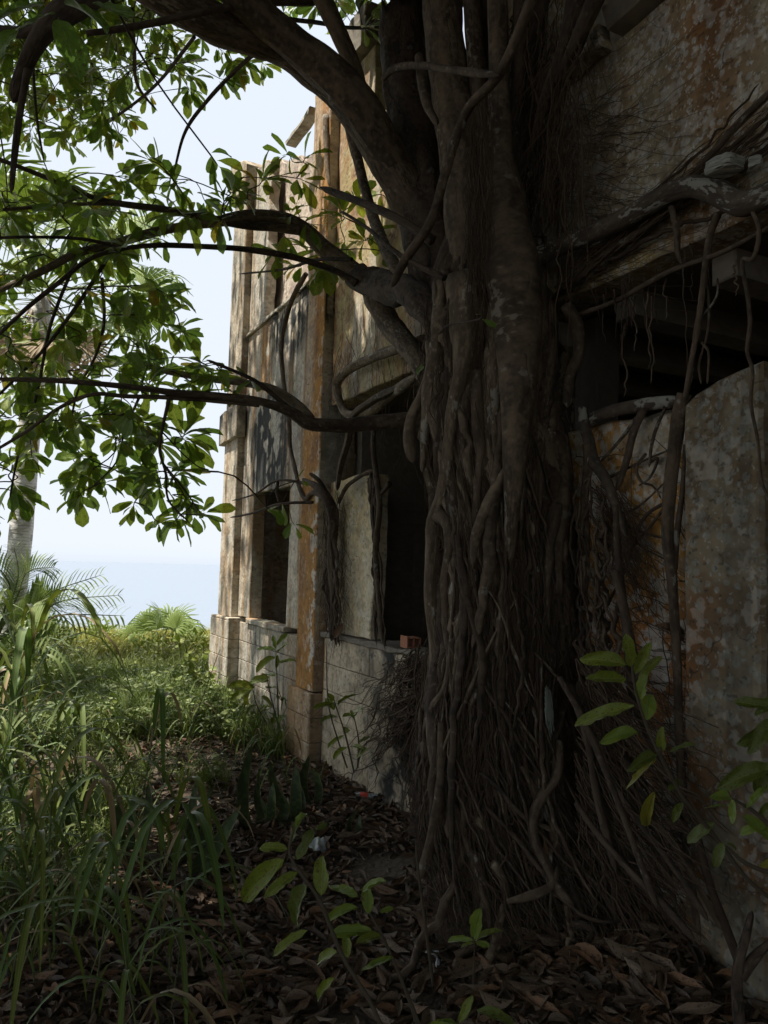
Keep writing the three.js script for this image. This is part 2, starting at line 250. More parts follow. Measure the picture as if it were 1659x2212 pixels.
slab('broken_block', [[-1.12, 5.76], [-0.72, 5.76], [-0.70, 6.02, 0.03], [-0.82, 6.12, 0.03], [-1.12, 6.06, 0.03]], 0.06, -0.3, dull, { amp: 0.02 });
slab('pilaster', rect(-3.36, -2.96, 2.97, 6.6), 0.06, -0.26, coatMid, { amp: 0.006 });
// ochre panel, grey pillar
slab('low_wall', [[-4.2, -0.4], [-3.3, -0.4], [-3.3, 2.29, 0.01], [-4.2, 2.27, 0.01]], 0.0, -0.2, coatNear);
slab('pillar', [[-4.56, -0.4], [-4.22, -0.4], [-4.22, 2.27], [-4.27, 2.30, 0.004], [-4.38, 2.335, 0.004], [-4.56, 2.36, 0.004]], 0.085, -0.24, coatNear, { bev: 0.012 });
slab('low_wall', rect(-6.6, -4.57, -0.4, 2.33), -0.16, -0.36, coatNear);
// parapet of the upper floor with its broken coping
slab('parapet', [[-6.4, 2.95], [-3.37, 2.95], [-3.37, 4.08], [-6.4, 4.08]], 0.0, -0.18, coatNear, { amp: 0.006 });
slab('parapet_coping', [[-6.4, 4.083], [-3.80, 4.083, 0.015], [-3.77, 4.21, 0.015], [-6.4, 4.21]], 0.09, -0.24, dull, { amp: 0.006 });
slab('broken_coping', [[-3.765, 4.03, 0.015], [-3.40, 4.03, 0.015], [-3.40, 4.12, 0.02], [-3.75, 4.16, 0.02]], 0.085, 0.004, coatNear, { amp: 0.012 });
// inside
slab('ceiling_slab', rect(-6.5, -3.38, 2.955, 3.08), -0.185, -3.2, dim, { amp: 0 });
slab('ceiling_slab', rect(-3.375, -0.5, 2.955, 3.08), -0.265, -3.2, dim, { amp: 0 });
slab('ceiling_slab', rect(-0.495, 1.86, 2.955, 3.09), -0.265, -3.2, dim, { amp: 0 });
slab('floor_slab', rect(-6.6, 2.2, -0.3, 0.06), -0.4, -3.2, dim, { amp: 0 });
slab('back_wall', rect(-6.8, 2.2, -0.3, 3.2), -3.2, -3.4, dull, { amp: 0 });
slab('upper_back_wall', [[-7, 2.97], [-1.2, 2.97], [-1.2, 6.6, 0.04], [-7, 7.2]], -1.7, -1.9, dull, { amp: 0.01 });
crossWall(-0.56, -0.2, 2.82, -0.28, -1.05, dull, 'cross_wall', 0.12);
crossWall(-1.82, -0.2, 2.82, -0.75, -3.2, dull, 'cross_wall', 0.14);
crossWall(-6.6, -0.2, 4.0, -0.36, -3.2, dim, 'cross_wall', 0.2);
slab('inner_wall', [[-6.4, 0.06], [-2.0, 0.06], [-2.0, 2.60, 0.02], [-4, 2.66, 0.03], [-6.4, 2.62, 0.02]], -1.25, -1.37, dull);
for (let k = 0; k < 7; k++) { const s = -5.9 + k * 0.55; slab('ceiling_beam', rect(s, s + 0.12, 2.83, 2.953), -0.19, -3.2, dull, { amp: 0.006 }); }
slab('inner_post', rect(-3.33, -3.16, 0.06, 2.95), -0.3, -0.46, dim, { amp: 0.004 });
// ---------------------------------------------------------------- bark
function barkTex(base, dark, lichen, amt, seed, rings) {
  return makeTex(512, 512, (u, v) => {
    // u, v wrap by blending two copies
    const f = (a, b) => { const x = a * 1 + seed, y = b + seed; const n = fbm(x * 26, y * 7, 4), p = fbm(x * 60, y * 46, 3), l = fbm(x * 9 + 4, y * 7 + 2, 4), ring = rings ? noise(x * 5, y * 60) : 0.5, cr = Math.abs(fbm(x * 14 + 3, y * 5, 3) - 0.5) * 2; return [n, p, l, ring, cr]; };
    const A = f(u, v), B = f(u + 1, v), t = sstep(0, 0.2, u), C = A.map((q, i) => lerp(B[i], q, t)), A2 = f(u, v + 1), t2 = sstep(0, 0.15, v), D = C.map((q, i) => lerp(A2[i], q, t2));
    const [n, p, l, ring, cr] = D;
    let c = mix3(dark, base, sstep(0.3, 0.68, n * 0.6 + p * 0.4));
    const li = sstep(0.70 - amt * 0.18, 0.74 - amt * 0.17, l * 0.7 + p * 0.3); c = mix3(c, lichen, 0.8 * li);
    const crack = sstep(0.10, 0.02, cr); c = mix3(c, [0.012, 0.010, 0.008], (rings ? 0.2 : 0.35) * crack * sstep(0.45, 0.6, fbm(u * 6 + seed, v * 6, 2)));
    const sp = sstep(0.73, 0.77, p); c = mix3(c, lichen, 0.35 * sp);
    return [c[0], c[1], c[2], 0.45 + 0.35 * (n - 0.5) + 0.3 * (p - 0.5) + 0.2 * (ring - 0.5) - 0.25 * crack + 0.1 * li];
  });
}
const barkA = texMat(barkTex([0.165, 0.122, 0.078], [0.060, 0.043, 0.028], [0.27, 0.25, 0.20], 0.25, 3, true), 0.014), barkB = texMat(barkTex([0.145, 0.105, 0.068], [0.052, 0.037, 0.024], [0.20, 0.18, 0.14], 0.0, 11, false), 0.010);
const barkDark = texMat(barkTex([0.082, 0.057, 0.038], [0.028, 0.020, 0.014], [0.12, 0.11, 0.09], 0.1, 21, false), 0.016), rootPale = texMat(barkTex([0.20, 0.152, 0.10], [0.08, 0.058, 0.038], [0.32, 0.30, 0.25], 0.5, 31, false), 0.008);
const rootMid = texMat(barkTex([0.112, 0.079, 0.050], [0.042, 0.030, 0.020], [0.2, 0.19, 0.16], 0.2, 41, false), 0.008), rootDark = texMat(barkTex([0.072, 0.049, 0.031], [0.028, 0.019, 0.013], [0.12, 0.11, 0.09], 0.05, 51, false), 0.008);
const lichenBark = texMat(barkTex([0.10, 0.078, 0.055], [0.045, 0.035, 0.026], [0.28, 0.275, 0.24], 0.45, 61, false), 0.008);
const fibreMat = new THREE.MeshStandardMaterial({ color: new THREE.Color().setRGB(0.074, 0.050, 0.031), roughness: 1 });

// ---------------------------------------------------------------- the fig
const FIG = V3(0.62, 0, -4.0);
const fig = thing('fig_tree', 'huge strangler fig with a mass of roots gripping the ruined facade', 'tree', FIG);
const px = (r, d) => (r / FOC) * d;
// outline of the rooted trunk: sketch row, left edge, right edge
const ROWS = [[430, 985, 1105], [520, 945, 1150], [600, 915, 1175], [700, 912, 1205], [800, 912, 1225], [900, 905, 1232], [1000, 918, 1238], [1100, 935, 1248], [1200, 945, 1256], [1300, 950, 1260], [1400, 942, 1264], [1500, 920, 1278], [1600, 905, 1300], [1700, 898, 1335], [1800, 898, 1385], [1880, 912, 1430], [1950, 930, 1480], [2030, 945, 1520]];
const thick = (y) => lerp(0.92, 0.58, sstep(1450, 1900, y));
function core(y) {
  let i = 0; while (i < ROWS.length - 2 && ROWS[i + 1][0] < y) i++;
  const a = ROWS[i], b = ROWS[i + 1], t = clamp((y - a[0]) / (b[0] - a[0]), -0.3, 1.3), l = lerp(a[1], b[1], t), r = lerp(a[2], b[2], t), cx = (l + r) / 2, hw = (r - l) / 2, z = depthOnWall(cx, y, 0.22), R = px(hw, z);
  return { cx, hw, z: z + lerp(0.03, 0.0, sstep(1500, 1900, y)), R };
}
const taper = (r) => (r.length > 2 ? [...r.slice(0, -1), r[r.length - 1] * 0.45] : r);
const onCore = (k, y, out = 0) => { const c = core(y), kk = clamp(k, -1.25, 1.25); return at(c.cx + c.hw * kk, y, c.z - c.R * thick(y) * Math.sqrt(Math.max(0, 1 - kk * kk)) - out); };
{
  const NR = 230, NC = 150, pos = [], uv = [], idx = [];
  for (let i = 0; i <= NR; i++) {
    const y = lerp(430, 2050, i / NR), c = core(y), centre = at(c.cx, y, c.z), rx = ray(c.cx + 1, y).sub(ray(c.cx, y)).setY(0).normalize(), fw = V3(0, 0, -1).applyQuaternion(camera.quaternion).setY(0).normalize();
    for (let j = 0; j <= NC; j++) {
      const a = (j / NC) * Math.PI * 2, q = (j / NC) * 26, wob = 2.2 * (fbm(q * 0.35, y * 0.006 + 7, 3) - 0.5) * 4;
      const ridge = 1 - Math.abs(2 * fbm(q * 1.0 + wob, y * 0.0075, 3) - 1), ridge2 = 1 - Math.abs(2 * fbm(q * 2.6 + wob * 2, y * 0.015 + 30, 3) - 1), fade = Math.min(1, Math.min(j, NC - j) / 8);
      const amp = lerp(0.05, 0.17, sstep(520, 900, y)) + 0.05 * sstep(1500, 1800, y), kk = c.R * (0.84 + fade * (amp * 2.2 * (ridge - 0.6) + amp * 1.0 * (ridge2 - 0.6) + 0.10 * (fbm(q * 0.5, y * 0.004 + 2, 2) - 0.5)));
      const p = centre.clone().addScaledVector(rx, Math.cos(a) * kk).addScaledVector(fw, Math.sin(a) * kk * thick(y) * 1.03);
      pos.push(p.x, p.y, p.z); uv.push(a * 0.4, p.y);
    }
  }
  for (let i = 0; i < NR; i++) for (let j = 0; j < NC; j++) { const a = i * (NC + 1) + j, b = a + 1, c = a + NC + 1, d = c + 1; idx.push(a, b, c, b, d, c); }
  const g = new THREE.BufferGeometry(); g.setAttribute('position', new THREE.Float32BufferAttribute(pos, 3)); g.setAttribute('uv', new THREE.Float32BufferAttribute(uv, 2)); g.setIndex(idx); g.computeVertexNormals();
  part('trunk', g, rootDark, fig);
}
let TS = 100; const RR0 = rngOf(313);
// limbs and roots from sketch points [x, y] on the wall plane set off by p (a number, or one per point as [x, y, p])
function wallTube(name, pts, r, mat, p = 0.05, o = {}) { const q = pts.map(([x, y, pp]) => [x, y, depthOnWall(x, y, pp ?? p)]); return part(name, tube(q.map(([x, y, d]) => at(x, y, d)), r.map((v, i) => px(v, q[Math.round((i / Math.max(1, r.length - 1)) * (q.length - 1))][2])), { seed: TS++, ...o }), mat, fig); }
function airTube(name, pts, r, mat, o = {}) { return part(name, tube(pts.map(([x, y, d]) => at(x, y, d)), r.map((v, i) => px(v, pts[Math.round((i / Math.max(1, r.length - 1)) * (pts.length - 1))][2])), { seed: TS++, ...o }), mat, fig); }
const coreTube = (name, pts, r, mat, out = 0.0, o = {}) => airTube(name, pts.map(([x, y]) => { const c = core(y), k = clamp((x - c.cx) / c.hw, -0.98, 0.98); return [x, y, c.z - c.R * thick(y) * Math.sqrt(1 - k * k) - out]; }), r, mat, { rs: 10, rough: 0.18, flat: 0.2, ...o });
// stems
wallTube('stem', [[950, -90], [962, 100], [985, 260], [1003, 420], [1018, 560], [1030, 720], [1026, 900]], [40, 42, 46, 50, 44, 20], barkA, 0.34, { rs: 16, seg: 50, rough: 0.07 });
wallTube('stem', [[1072, -90], [1078, 150], [1080, 330], [1092, 450], [1108, 580], [1118, 720, 0.36], [1118, 860, 0.40], [1112, 1010, 0.44], [1104, 1130, 0.44], [1100, 1260, 0.40]], [22, 23, 27, 46, 58, 52, 38, 24, 15, 6], barkB, 0.36, { rs: 16, seg: 50, rough: 0.07 });
wallTube('stem', [[1012, -80], [1030, 150], [1046, 300], [1052, 520]], [20, 20, 17, 14], barkB, 0.26, { rs: 10, seg: 40 });
wallTube('stem', [[1128, -80], [1122, 150], [1106, 330], [1100, 480]], [20, 18, 15, 12], rootDark, 0.26, { rs: 10, seg: 40 });
wallTube('stem', [[1262, -90], [1245, 20], [1215, 120], [1175, 230], [1140, 360]], [26, 24, 18, 13, 8], rootDark, 0.22, { rs: 9, seg: 40 });
wallTube('stem', [[1330, -90], [1290, -10], [1255, 70], [1200, 180]], [22, 20, 16, 8], rootDark, 0.24, { rs: 9, seg: 40 });
wallTube('stem', [[1180, -90], [1150, 60], [1135, 200], [1128, 330], [1110, 520]], [34, 26, 18, 12], rootDark, 0.14, { rs: 9, seg: 40 });
wallTube('stem', [[1048, -90], [1050, 40], [1058, 180], [1066, 340]], [26, 24, 20, 12], rootDark, 0.12, { rs: 10, seg: 40 });
// snapped-off stem with deeply cracked bark and a jagged top
{
  const pts = [[868, 52], [878, 180], [898, 320], [925, 470], [960, 640]].map(([x, y]) => onWall(x, y, 0.30)), d = depthOnWall(880, 200, 0.3), g = tube(pts, [px(49, d), px(50, d), px(54, d), px(58, d), px(60, d)], { seg: 46, rs: 26, rough: 0.12, seed: 5 }), P = g.attributes.position;
  const R = rngOf(3); for (let j = 0; j <= 26; j++) { const e = 0.02 + 0.14 * R() * (j % 3 ? 0.5 : 1); P.setY(j, P.getY(j) + e); } P.setY(27 * 47, P.getY(27 * 47) - 0.1);
  g.computeVertexNormals(); part('broken_stem', g, barkDark, fig);
}
// limbs that arch to the left over the open ground
const LIMBS = [];
function limb(name, pts, r, mat, o = {}) { LIMBS.push(pts); return airTube(name, pts, r, mat, { rs: 10, rough: 0.08, seg: pts.length * 6, ...o }); }
limb('limb', [[1000, 690, 4.35], [960, 590, 4.4], [915, 480, 4.42], [868, 395, 4.42], [825, 320, 4.4], [778, 245, 4.37], [725, 185, 4.33], [625, 108, 4.2], [545, 78, 4.1], [470, 52, 4.0], [390, 12, 3.9], [300, -40, 3.8], [210, -110, 3.7]], [66, 60, 52, 47, 45, 43, 42, 40, 39, 39, 38, 38, 38], barkB, { rs: 18, seg: 90 });
limb('limb', [[880, 400, 4.42], [815, 290, 4.3], [745, 192, 4.2], [675, 128, 4.14], [615, 80, 4.06], [560, 32, 3.97], [500, -30, 3.85], [450, -90, 3.75]], [30, 40, 40, 38, 37, 36, 35, 34], barkB, { rs: 16, seg: 50 });
limb('limb', [[800, 615, 4.9], [745, 572, 5.0], [698, 535, 5.05], [660, 500, 5.05], [615, 474, 5.0], [540, 467, 4.9], [475, 478, 4.8], [400, 488, 4.7], [325, 504, 4.55], [250, 526, 4.4], [165, 548, 4.2], [90, 586, 4.05], [-30, 640, 3.9]], [22, 20, 18, 16, 14, 12, 10, 10, 9, 8, 7], rootPale, { rs: 12, seg: 80 });
limb('limb', [[650, 497, 5.0], [600, 492, 4.98], [540, 488, 4.9], [450, 471, 4.75], [350, 452, 4.6], [260, 440, 4.45], [200, 426, 4.3], [125, 394, 4.1], [30, 356, 3.9], [-40, 330, 3.8]], [11, 9, 9, 8, 7, 6, 6, 5, 5], barkB, { seg: 60 });
limb('branch', [[270, 441, 4.45], [200, 440, 4.3], [135, 443, 4.2], [20, 452, 4.0], [-30, 455, 4.0]], [5, 4, 4, 3], barkB);
limb('branch', [[770, 612, 4.8], [735, 590, 4.8], [650, 560, 4.7], [550, 541, 4.55], [450, 533, 4.4], [350, 530, 4.25], [275, 536, 4.1], [200, 556, 4.0], [125, 612, 3.85], [55, 668, 3.7], [-20, 740, 3.6]], [9, 7, 6, 5.5, 5, 5, 4], barkDark, { seg: 60 });
limb('branch', [[265, 537, 4.1], [190, 518, 4.0], [75, 512, 3.8], [-20, 514, 3.7]], [4, 3.5, 3], barkDark);
limb('branch', [[250, 527, 4.4], [180, 640, 4.2], [90, 760, 4.0], [-20, 870, 3.8]].map(([x, y, d]) => [x, y - 0, d]), [5, 4, 3], barkDark);
limb('limb', [[940, 900, 4.3], [880, 906, 4.35], [800, 915, 4.3], [720, 919, 4.2], [665, 914, 4.1], [632, 893, 4.05], [570, 869, 3.95], [470, 855, 3.85], [380, 849, 3.75], [300, 838, 3.65], [200, 828, 3.5], [100, 821, 3.4], [-30, 819, 3.3]], [16, 16, 16, 15, 13, 9.5, 8, 7, 6, 5.5, 5], barkB, { rs: 12, seg: 80 });
limb('branch', [[668, 905, 4.12], [645, 878, 4.2], [592, 842, 4.3], [520, 826, 4.4], [460, 819, 4.45], [370, 804, 4.5], [310, 788, 4.55]], [13, 11, 9, 8, 7, 6], rootPale, { seg: 40 });
limb('branch', [[640, 895, 4.06], [603, 864, 4.0], [550, 822, 3.9], [495, 797, 3.85], [446, 777, 3.8]], [6, 5, 4, 3], barkDark);
limb('branch', [[560, 874, 3.95], [500, 869, 3.9], [350, 858, 3.75], [270, 856, 3.65], [200, 852, 3.55], [130, 880, 3.5], [60, 930, 3.4], [-30, 985, 3.3]], [6, 5, 5, 4, 4, 3], barkB, { seg: 50 });
for (const [pts, r] of [[[[366, 860, 3.75], [350, 930, 3.75], [345, 972, 3.75], [358, 1022, 3.75], [364, 1080, 3.75], [410, 1130, 3.75]], [4, 3, 2]], [[[352, 935, 3.75], [400, 985, 3.8], [432, 1010, 3.8], [450, 1014, 3.8]], [2, 1.2]], [[[352, 1000, 3.75], [400, 1060, 3.8], [440, 1120, 3.8]], [2, 1.2]], [[[220, 600, 4.3], [225, 690, 4.3], [210, 760, 4.2], [170, 840, 4.2], [150, 920, 4.1]], [4, 3, 2]], [[[165, 560, 4.2], [110, 700, 4.1], [80, 850, 4.0], [40, 980, 3.9], [20, 1080, 3.9]], [4, 3, 2]], [[[300, 860, 3.7], [270, 930, 3.7], [250, 1000, 3.8], [190, 1060, 3.8]], [3, 2, 1.5]], [[[187, 73, 3.6], [300, 56, 3.7], [450, 24, 3.8], [520, 10, 3.9]], [6, 7, 8, 8]], [[[560, 110, 4.1], [535, 128, 4.2], [450, 215, 4.5], [400, 285, 4.7], [375, 375, 4.8]], [5, 4.5, 4, 2.5]], [[[285, 20, 4.6], [290, 110, 5.0], [300, 190, 5.4], [340, 240, 5.6]], [5, 4, 2]], [[[420, 80, 4.2], [330, 190, 4.8], [240, 260, 5.2], [180, 300, 5.4]], [4, 3, 2]], [[[70, 120, 4.6], [80, 260, 4.6], [95, 350, 4.6]], [3, 3, 2]], [[[690, -20, 4.6], [735, 80, 4.6], [770, 160, 4.7], [780, 215, 4.8]], [20, 19, 16, 14]], [[[540, 2, 4.5], [620, 6, 4.6], [700, 4, 4.7]], [7, 7, 7]], [[[605, 40, 4.4], [680, 48, 4.7], [760, 60, 5.2], [860, 55, 5.6]], [5, 4, 3]]]) limb('branch', pts, r, r[0] > 12 ? barkA : barkDark);
limb('branch', [[235, -60, 2.5], [170, 5, 2.45], [120, 40, 2.4], [90, 75, 2.4], [62, 125, 2.4], [28, 222, 2.4]], [34, 30, 27, 22, 18, 15], barkDark, { rs: 12, seg: 40 });
limb('branch', [[60, 150, 2.35], [42, 250, 2.35], [32, 330, 2.35], [24, 418, 2.35]], [8, 7, 7, 5], barkDark, { seg: 24 });
limb('branch', [[110, 60, 2.4], [40, 70, 2.4], [-30, 60, 2.4]], [14, 12, 10], barkDark);
// cut stub and twigs that poke out beside the limb
wallTube('branch', [[935, 520, 0.7], [870, 478, 0.8], [800, 445, 0.85], [690, 404, 0.85]], [12, 10, 9, 7], barkDark, 0.7);
wallTube('branch', [[960, 600, 0.7], [870, 555, 0.8], [790, 490, 0.8], [735, 455, 0.8]], [8, 6, 4, 3], barkDark, 0.7);
wallTube('branch', [[745, 580, 0.6], [690, 610, 0.7], [625, 640, 0.75], [515, 592, 0.8]].map(([x, y, p], i) => [[760, 560, 0.6], [690, 560, 0.7], [620, 580, 0.75], [515, 592, 0.8]][i]), [5, 4, 3, 2], barkDark);
wallTube('branch', [[1160, -30], [1082, 155], [1008, 240], [966, 360], [930, 480], [875, 562], [845, 620]], [12, 11, 11, 10, 10, 9], rootMid, 0.80, { rs: 9, seg: 60 });
wallTube('branch', [[828, 170], [850, 150], [905, 141], [980, 151], [1078, 163]], [6, 8, 8, 9], rootMid, 0.85, { seg: 40 });
wallTube('aerial_root', [[1278, -20], [1240, 105], [1182, 162], [1150, 260], [1118, 360], [1110, 520]], [20, 17, 16, 13, 10], rootDark, 0.16, { seg: 44 });
wallTube('aerial_root', [[738, 215, 0.35], [762, 300, 0.3], [792, 420, 0.3], [825, 520, 0.4], [860, 590, 0.5]], [9, 12, 13, 15], barkA, 0.3, { seg: 44 });
wallTube('aerial_root', [[704, 250], [706, 320], [708, 370], [712, 402]], [7, 7, 6, 3], rootPale, 0.09);
wallTube('aerial_root', [[905, 120], [912, 170], [925, 230], [945, 270]], [9, 12, 11, 8], rootMid, 0.75);
// the big pale strands on the front of the trunk
coreTube('aerial_root', [[1002, 600], [1000, 720], [994, 812], [979, 882], [969, 972], [959, 1062], [941, 1125], [936, 1190], [932, 1285], [940, 1420], [930, 1560], [938, 1700]], [34, 26, 20, 18, 17, 17, 20, 18, 13, 10, 9, 5], rootPale, 0.035, { seg: 70, rs: 12 });
coreTube('aerial_root', [[942, 1110], [966, 1130], [972, 1180], [962, 1260], [968, 1380], [985, 1500]], [15, 18, 17, 14, 12, 9], rootMid, 0.03, { seg: 50 });
coreTube('aerial_root', [[1085, 600], [1080, 690], [1066, 790], [1058, 880], [1057, 985], [1066, 1050]], [30, 24, 20, 19, 18, 14], rootPale, 0.03, { seg: 60, rs: 12 });
coreTube('aerial_root', [[1130, 560], [1131, 680], [1130, 770], [1120, 860], [1110, 960], [1100, 1040], [1092, 1130]], [62, 54, 44, 36, 28, 22, 14], barkA, 0.02, { seg: 70, rs: 18 });
coreTube('aerial_root', [[1098, 1005], [1080, 1045], [1062, 1080], [1044, 1120], [1028, 1160], [1020, 1230]], [9, 13, 14, 13, 10, 4], rootPale, 0.07, { seg: 30 });
coreTube('aerial_root', [[1032, 800], [1030, 870], [1034, 930], [1040, 985], [1030, 1060], [1026, 1140]], [9, 12, 12, 11, 9, 6], rootMid, 0.05, { seg: 44 });
coreTube('aerial_root', [[1040, 640], [1022, 740], [1010, 830], [998, 930], [1000, 1040], [995, 1160]], [30, 20, 15, 13, 13, 9], rootMid, 0.02, { seg: 60 });
coreTube('aerial_root', [[1175, 640], [1185, 740], [1180, 830], [1168, 930], [1160, 1030], [1150, 1180]], [30, 26, 22, 18, 15, 10], barkB, 0.015, { seg: 60 });
coreTube('aerial_root', [[1148, 790], [1146, 880], [1136, 960], [1128, 1030], [1124, 1130]], [9, 9, 9, 8, 6], rootPale, 0.06, { seg: 44 });
coreTube('aerial_root', [[1222, 770], [1212, 830], [1196, 890], [1190, 970], [1205, 1030], [1199, 1110]], [14, 16, 14, 14, 12, 9], rootPale, 0.04, { seg: 50 });
coreTube('aerial_root', [[1196, 900], [1205, 990], [1204, 1080], [1195, 1190], [1200, 1300]], [22, 26, 25, 20, 14], barkB, 0.02, { seg: 50 });
coreTube('aerial_root', [[1198, 1090], [1190, 1150], [1183, 1210], [1180, 1270], [1186, 1360]], [14, 15, 14, 9, 3], rootMid, 0.06, { seg: 30 });
coreTube('aerial_root', [[926, 740], [930, 790], [914, 850], [890, 900], [884, 950], [892, 1000]], [11, 12, 13, 13, 12, 9], rootPale, 0.05, { seg: 44 });
coreTube('aerial_root', [[942, 740], [926, 830], [920, 900], [916, 960], [912, 1020]], [12, 13, 13, 11, 6], rootPale, 0.05, { seg: 40 });
wallTube('aerial_root', [[1222, 660, 0.2], [1245, 700, 0.12], [1250, 760, 0.1], [1232, 810, 0.12], [1225, 880, 0.2]], [13, 14, 13, 11], rootMid, 0.1, { seg: 36 });
wallTube('aerial_root', [[1258, 880], [1262, 915], [1271, 950], [1282, 995], [1308, 1036], [1330, 1090], [1352, 1160]], [10, 13, 14, 13, 12, 10, 8], lichenBark, 0.10, { seg: 50, rs: 9 });
wallTube('aerial_root', [[1268, 960], [1270, 1010], [1262, 1080], [1268, 1160], [1262, 1300]], [10, 10, 9, 8, 6], rootMid, 0.12, { seg: 40 });
wallTube('aerial_root', [[1262, 918], [1290, 900], [1340, 884], [1400, 873], [1472, 866]], [11, 13, 14, 15, 15], lichenBark, 0.06, { seg: 40, rs: 10 });
wallTube('aerial_root', [[1478, 850], [1466, 900], [1456, 980], [1446, 1070], [1442, 1150], [1452, 1260], [1462, 1420], [1468, 1600], [1478, 1760], [1495, 1900], [1515, 2040]], [15, 16, 15, 14, 13, 12, 10, 9, 10, 12, 12], rootMid, 0.08, { seg: 80, rs: 9 });
wallTube('aerial_root', [[1480, 960], [1474, 1060], [1462, 1160], [1458, 1240]], [5, 6, 7, 6], rootMid, 0.06);
wallTube('aerial_root', [[1392, 880], [1370, 930], [1352, 1000], [1332, 1060]], [10, 9, 8, 5], rootMid, 0.06, { seg: 30 });
wallTube('aerial_root', [[1385, 890], [1340, 950], [1295, 1000]], [5, 4, 3], rootMid, 0.05);
wallTube('aerial_root', [[1438, 880], [1420, 920], [1408, 960], [1402, 1010]], [4, 4, 3], rootMid, 0.05);
for (const q of [[[1395, 980], [1375, 1010], [1385, 1040], [1410, 1050], [1430, 1080]], [[1402, 1000], [1420, 990], [1405, 1030], [1380, 1050]], [[1440, 1090], [1410, 1130], [1360, 1190], [1330, 1220]], [[1340, 1130], [1390, 1150], [1440, 1165]], [[1330, 1120], [1385, 1180], [1440, 1210]], [[1300, 1040], [1380, 1000], [1450, 970]], [[1335, 1110], [1370, 1100], [1450, 1030]]]) wallTube('aerial_root', q, [3.5, 3, 2], rootMid, 0.04, { seg: 24 });
wallTube('aerial_root', [[1446, 1080], [1390, 1120], [1350, 1230], [1300, 1330]], [4, 4, 3], rootDark, 0.06);
wallTube('aerial_root', [[1330, 1090], [1335, 1200], [1350, 1330], [1362, 1460], [1380, 1560]], [6, 8, 9, 9, 8], rootDark, 0.2, { seg: 44 });
// root along the foot of the parapet, and those that fan from it
wallTube('aerial_root', [[1120, 590, 0.3], [1160, 555, 0.2], [1205, 536], [1260, 513], [1330, 482], [1400, 442], [1450, 416], [1500, 402], [1545, 414], [1600, 440], [1650, 424], [1710, 390]], [34, 20, 19, 19, 20, 22, 24, 25, 26, 26, 25], lichenBark, 0.14, { seg: 90, rs: 14, rough: 0.10 });
wallTube('aerial_root', [[1240, 610], [1320, 540], [1420, 470], [1540, 330], [1600, 262], [1700, 165]], [7, 8, 9, 9, 8], rootMid, 0.07, { seg: 50 });
wallTube('aerial_root', [[1200, 640], [1300, 575], [1400, 520], [1500, 480], [1580, 452], [1700, 400]], [7, 6, 5, 5, 4], rootDark, 0.05, { seg: 50, wander: 0.02 });
for (const [x0, y0, x1, y1, r] of [[1262, 598, 1700, 205, 5], [1330, 560, 1700, 235, 4], [1400, 490, 1710, 280, 6], [1440, 470, 1700, 300, 4], [1290, 560, 1640, 180, 3]]) wallTube('aerial_root', [[x0, y0], [lerp(x0, x1, 0.35), lerp(y0, y1, 0.35) - 8], [lerp(x0, x1, 0.7), lerp(y0, y1, 0.7) + 7], [x1, y1]], [r * 0.7, r, r, r * 0.8], rootDark, 0.05, { seg: 40, wander: 0.015 });
wallTube('aerial_root', [[1220, 690], [1330, 650], [1450, 585], [1560, 545], [1700, 470]], [5, 6, 6, 5], rootMid, 0.10, { seg: 50 });
wallTube('aerial_root', [[1450, 447], [1462, 500], [1464, 545], [1472, 570]], [7, 7, 6, 3], rootMid, 0.12);
wallTube('aerial_root', [[1552, 460], [1536, 500], [1525, 560], [1516, 640], [1505, 720], [1488, 810], [1478, 872]], [9, 8, 7, 6.5, 6.5, 6], rootMid, 0.10, { seg: 50, rs: 9 });
for (const q of [[[1524, 600], [1532, 660], [1528, 720], [1510, 790], [1515, 830]], [[1515, 650], [1500, 720], [1496, 800], [1486, 850]], [[1516, 740], [1530, 760], [1528, 830]], [[1512, 690], [1548, 640], [1550, 600]]]) wallTube('aerial_root', q, [3.5, 3, 2.5], rootMid, 0.08, { seg: 24 });
wallTube('aerial_root', [[1618, 440], [1640, 500], [1625, 560], [1605, 560], [1615, 640], [1620, 700], [1614, 760], [1625, 800], [1622, 870], [1638, 960], [1645, 1040], [1662, 1080]], [5, 5, 5, 4.5, 4, 4, 3.5, 3], rootMid, 0.14, { seg: 70 });
for (const [x, y0, y1] of [[1402, 620, 800], [1372, 640, 760], [1350, 700, 860], [1440, 600, 690], [1408, 640, 830], [1590, 560, 640]]) wallTube('hanging_root', [[x, y0], [x - 4, lerp(y0, y1, 0.35)], [x + 3, lerp(y0, y1, 0.7)], [x - 2, y1]], [2.4, 2, 1.3], rootMid, 0.06, { seg: 24, wander: 0.01 });
for (let k = 0; k < 16; k++) { const x = lerp(1290, 1650, RR0()), y0 = 632 - (x - 1260) * 0.46 + lerp(-5, 25, RR0()), y1 = y0 + lerp(60, 300, RR0() * RR0()); wallTube('hanging_root', [[x, y0], [x + (RR0() - 0.5) * 10, lerp(y0, y1, 0.3)], [x + (RR0() - 0.5) * 14, lerp(y0, y1, 0.65)], [x + (RR0() - 0.5) * 18, y1]], [1.5 + RR0(), 1.4, 0.8], rootDark, 0.04 + 0.08 * RR0(), { seg: 22, rs: 5, wander: 0.008 }); }
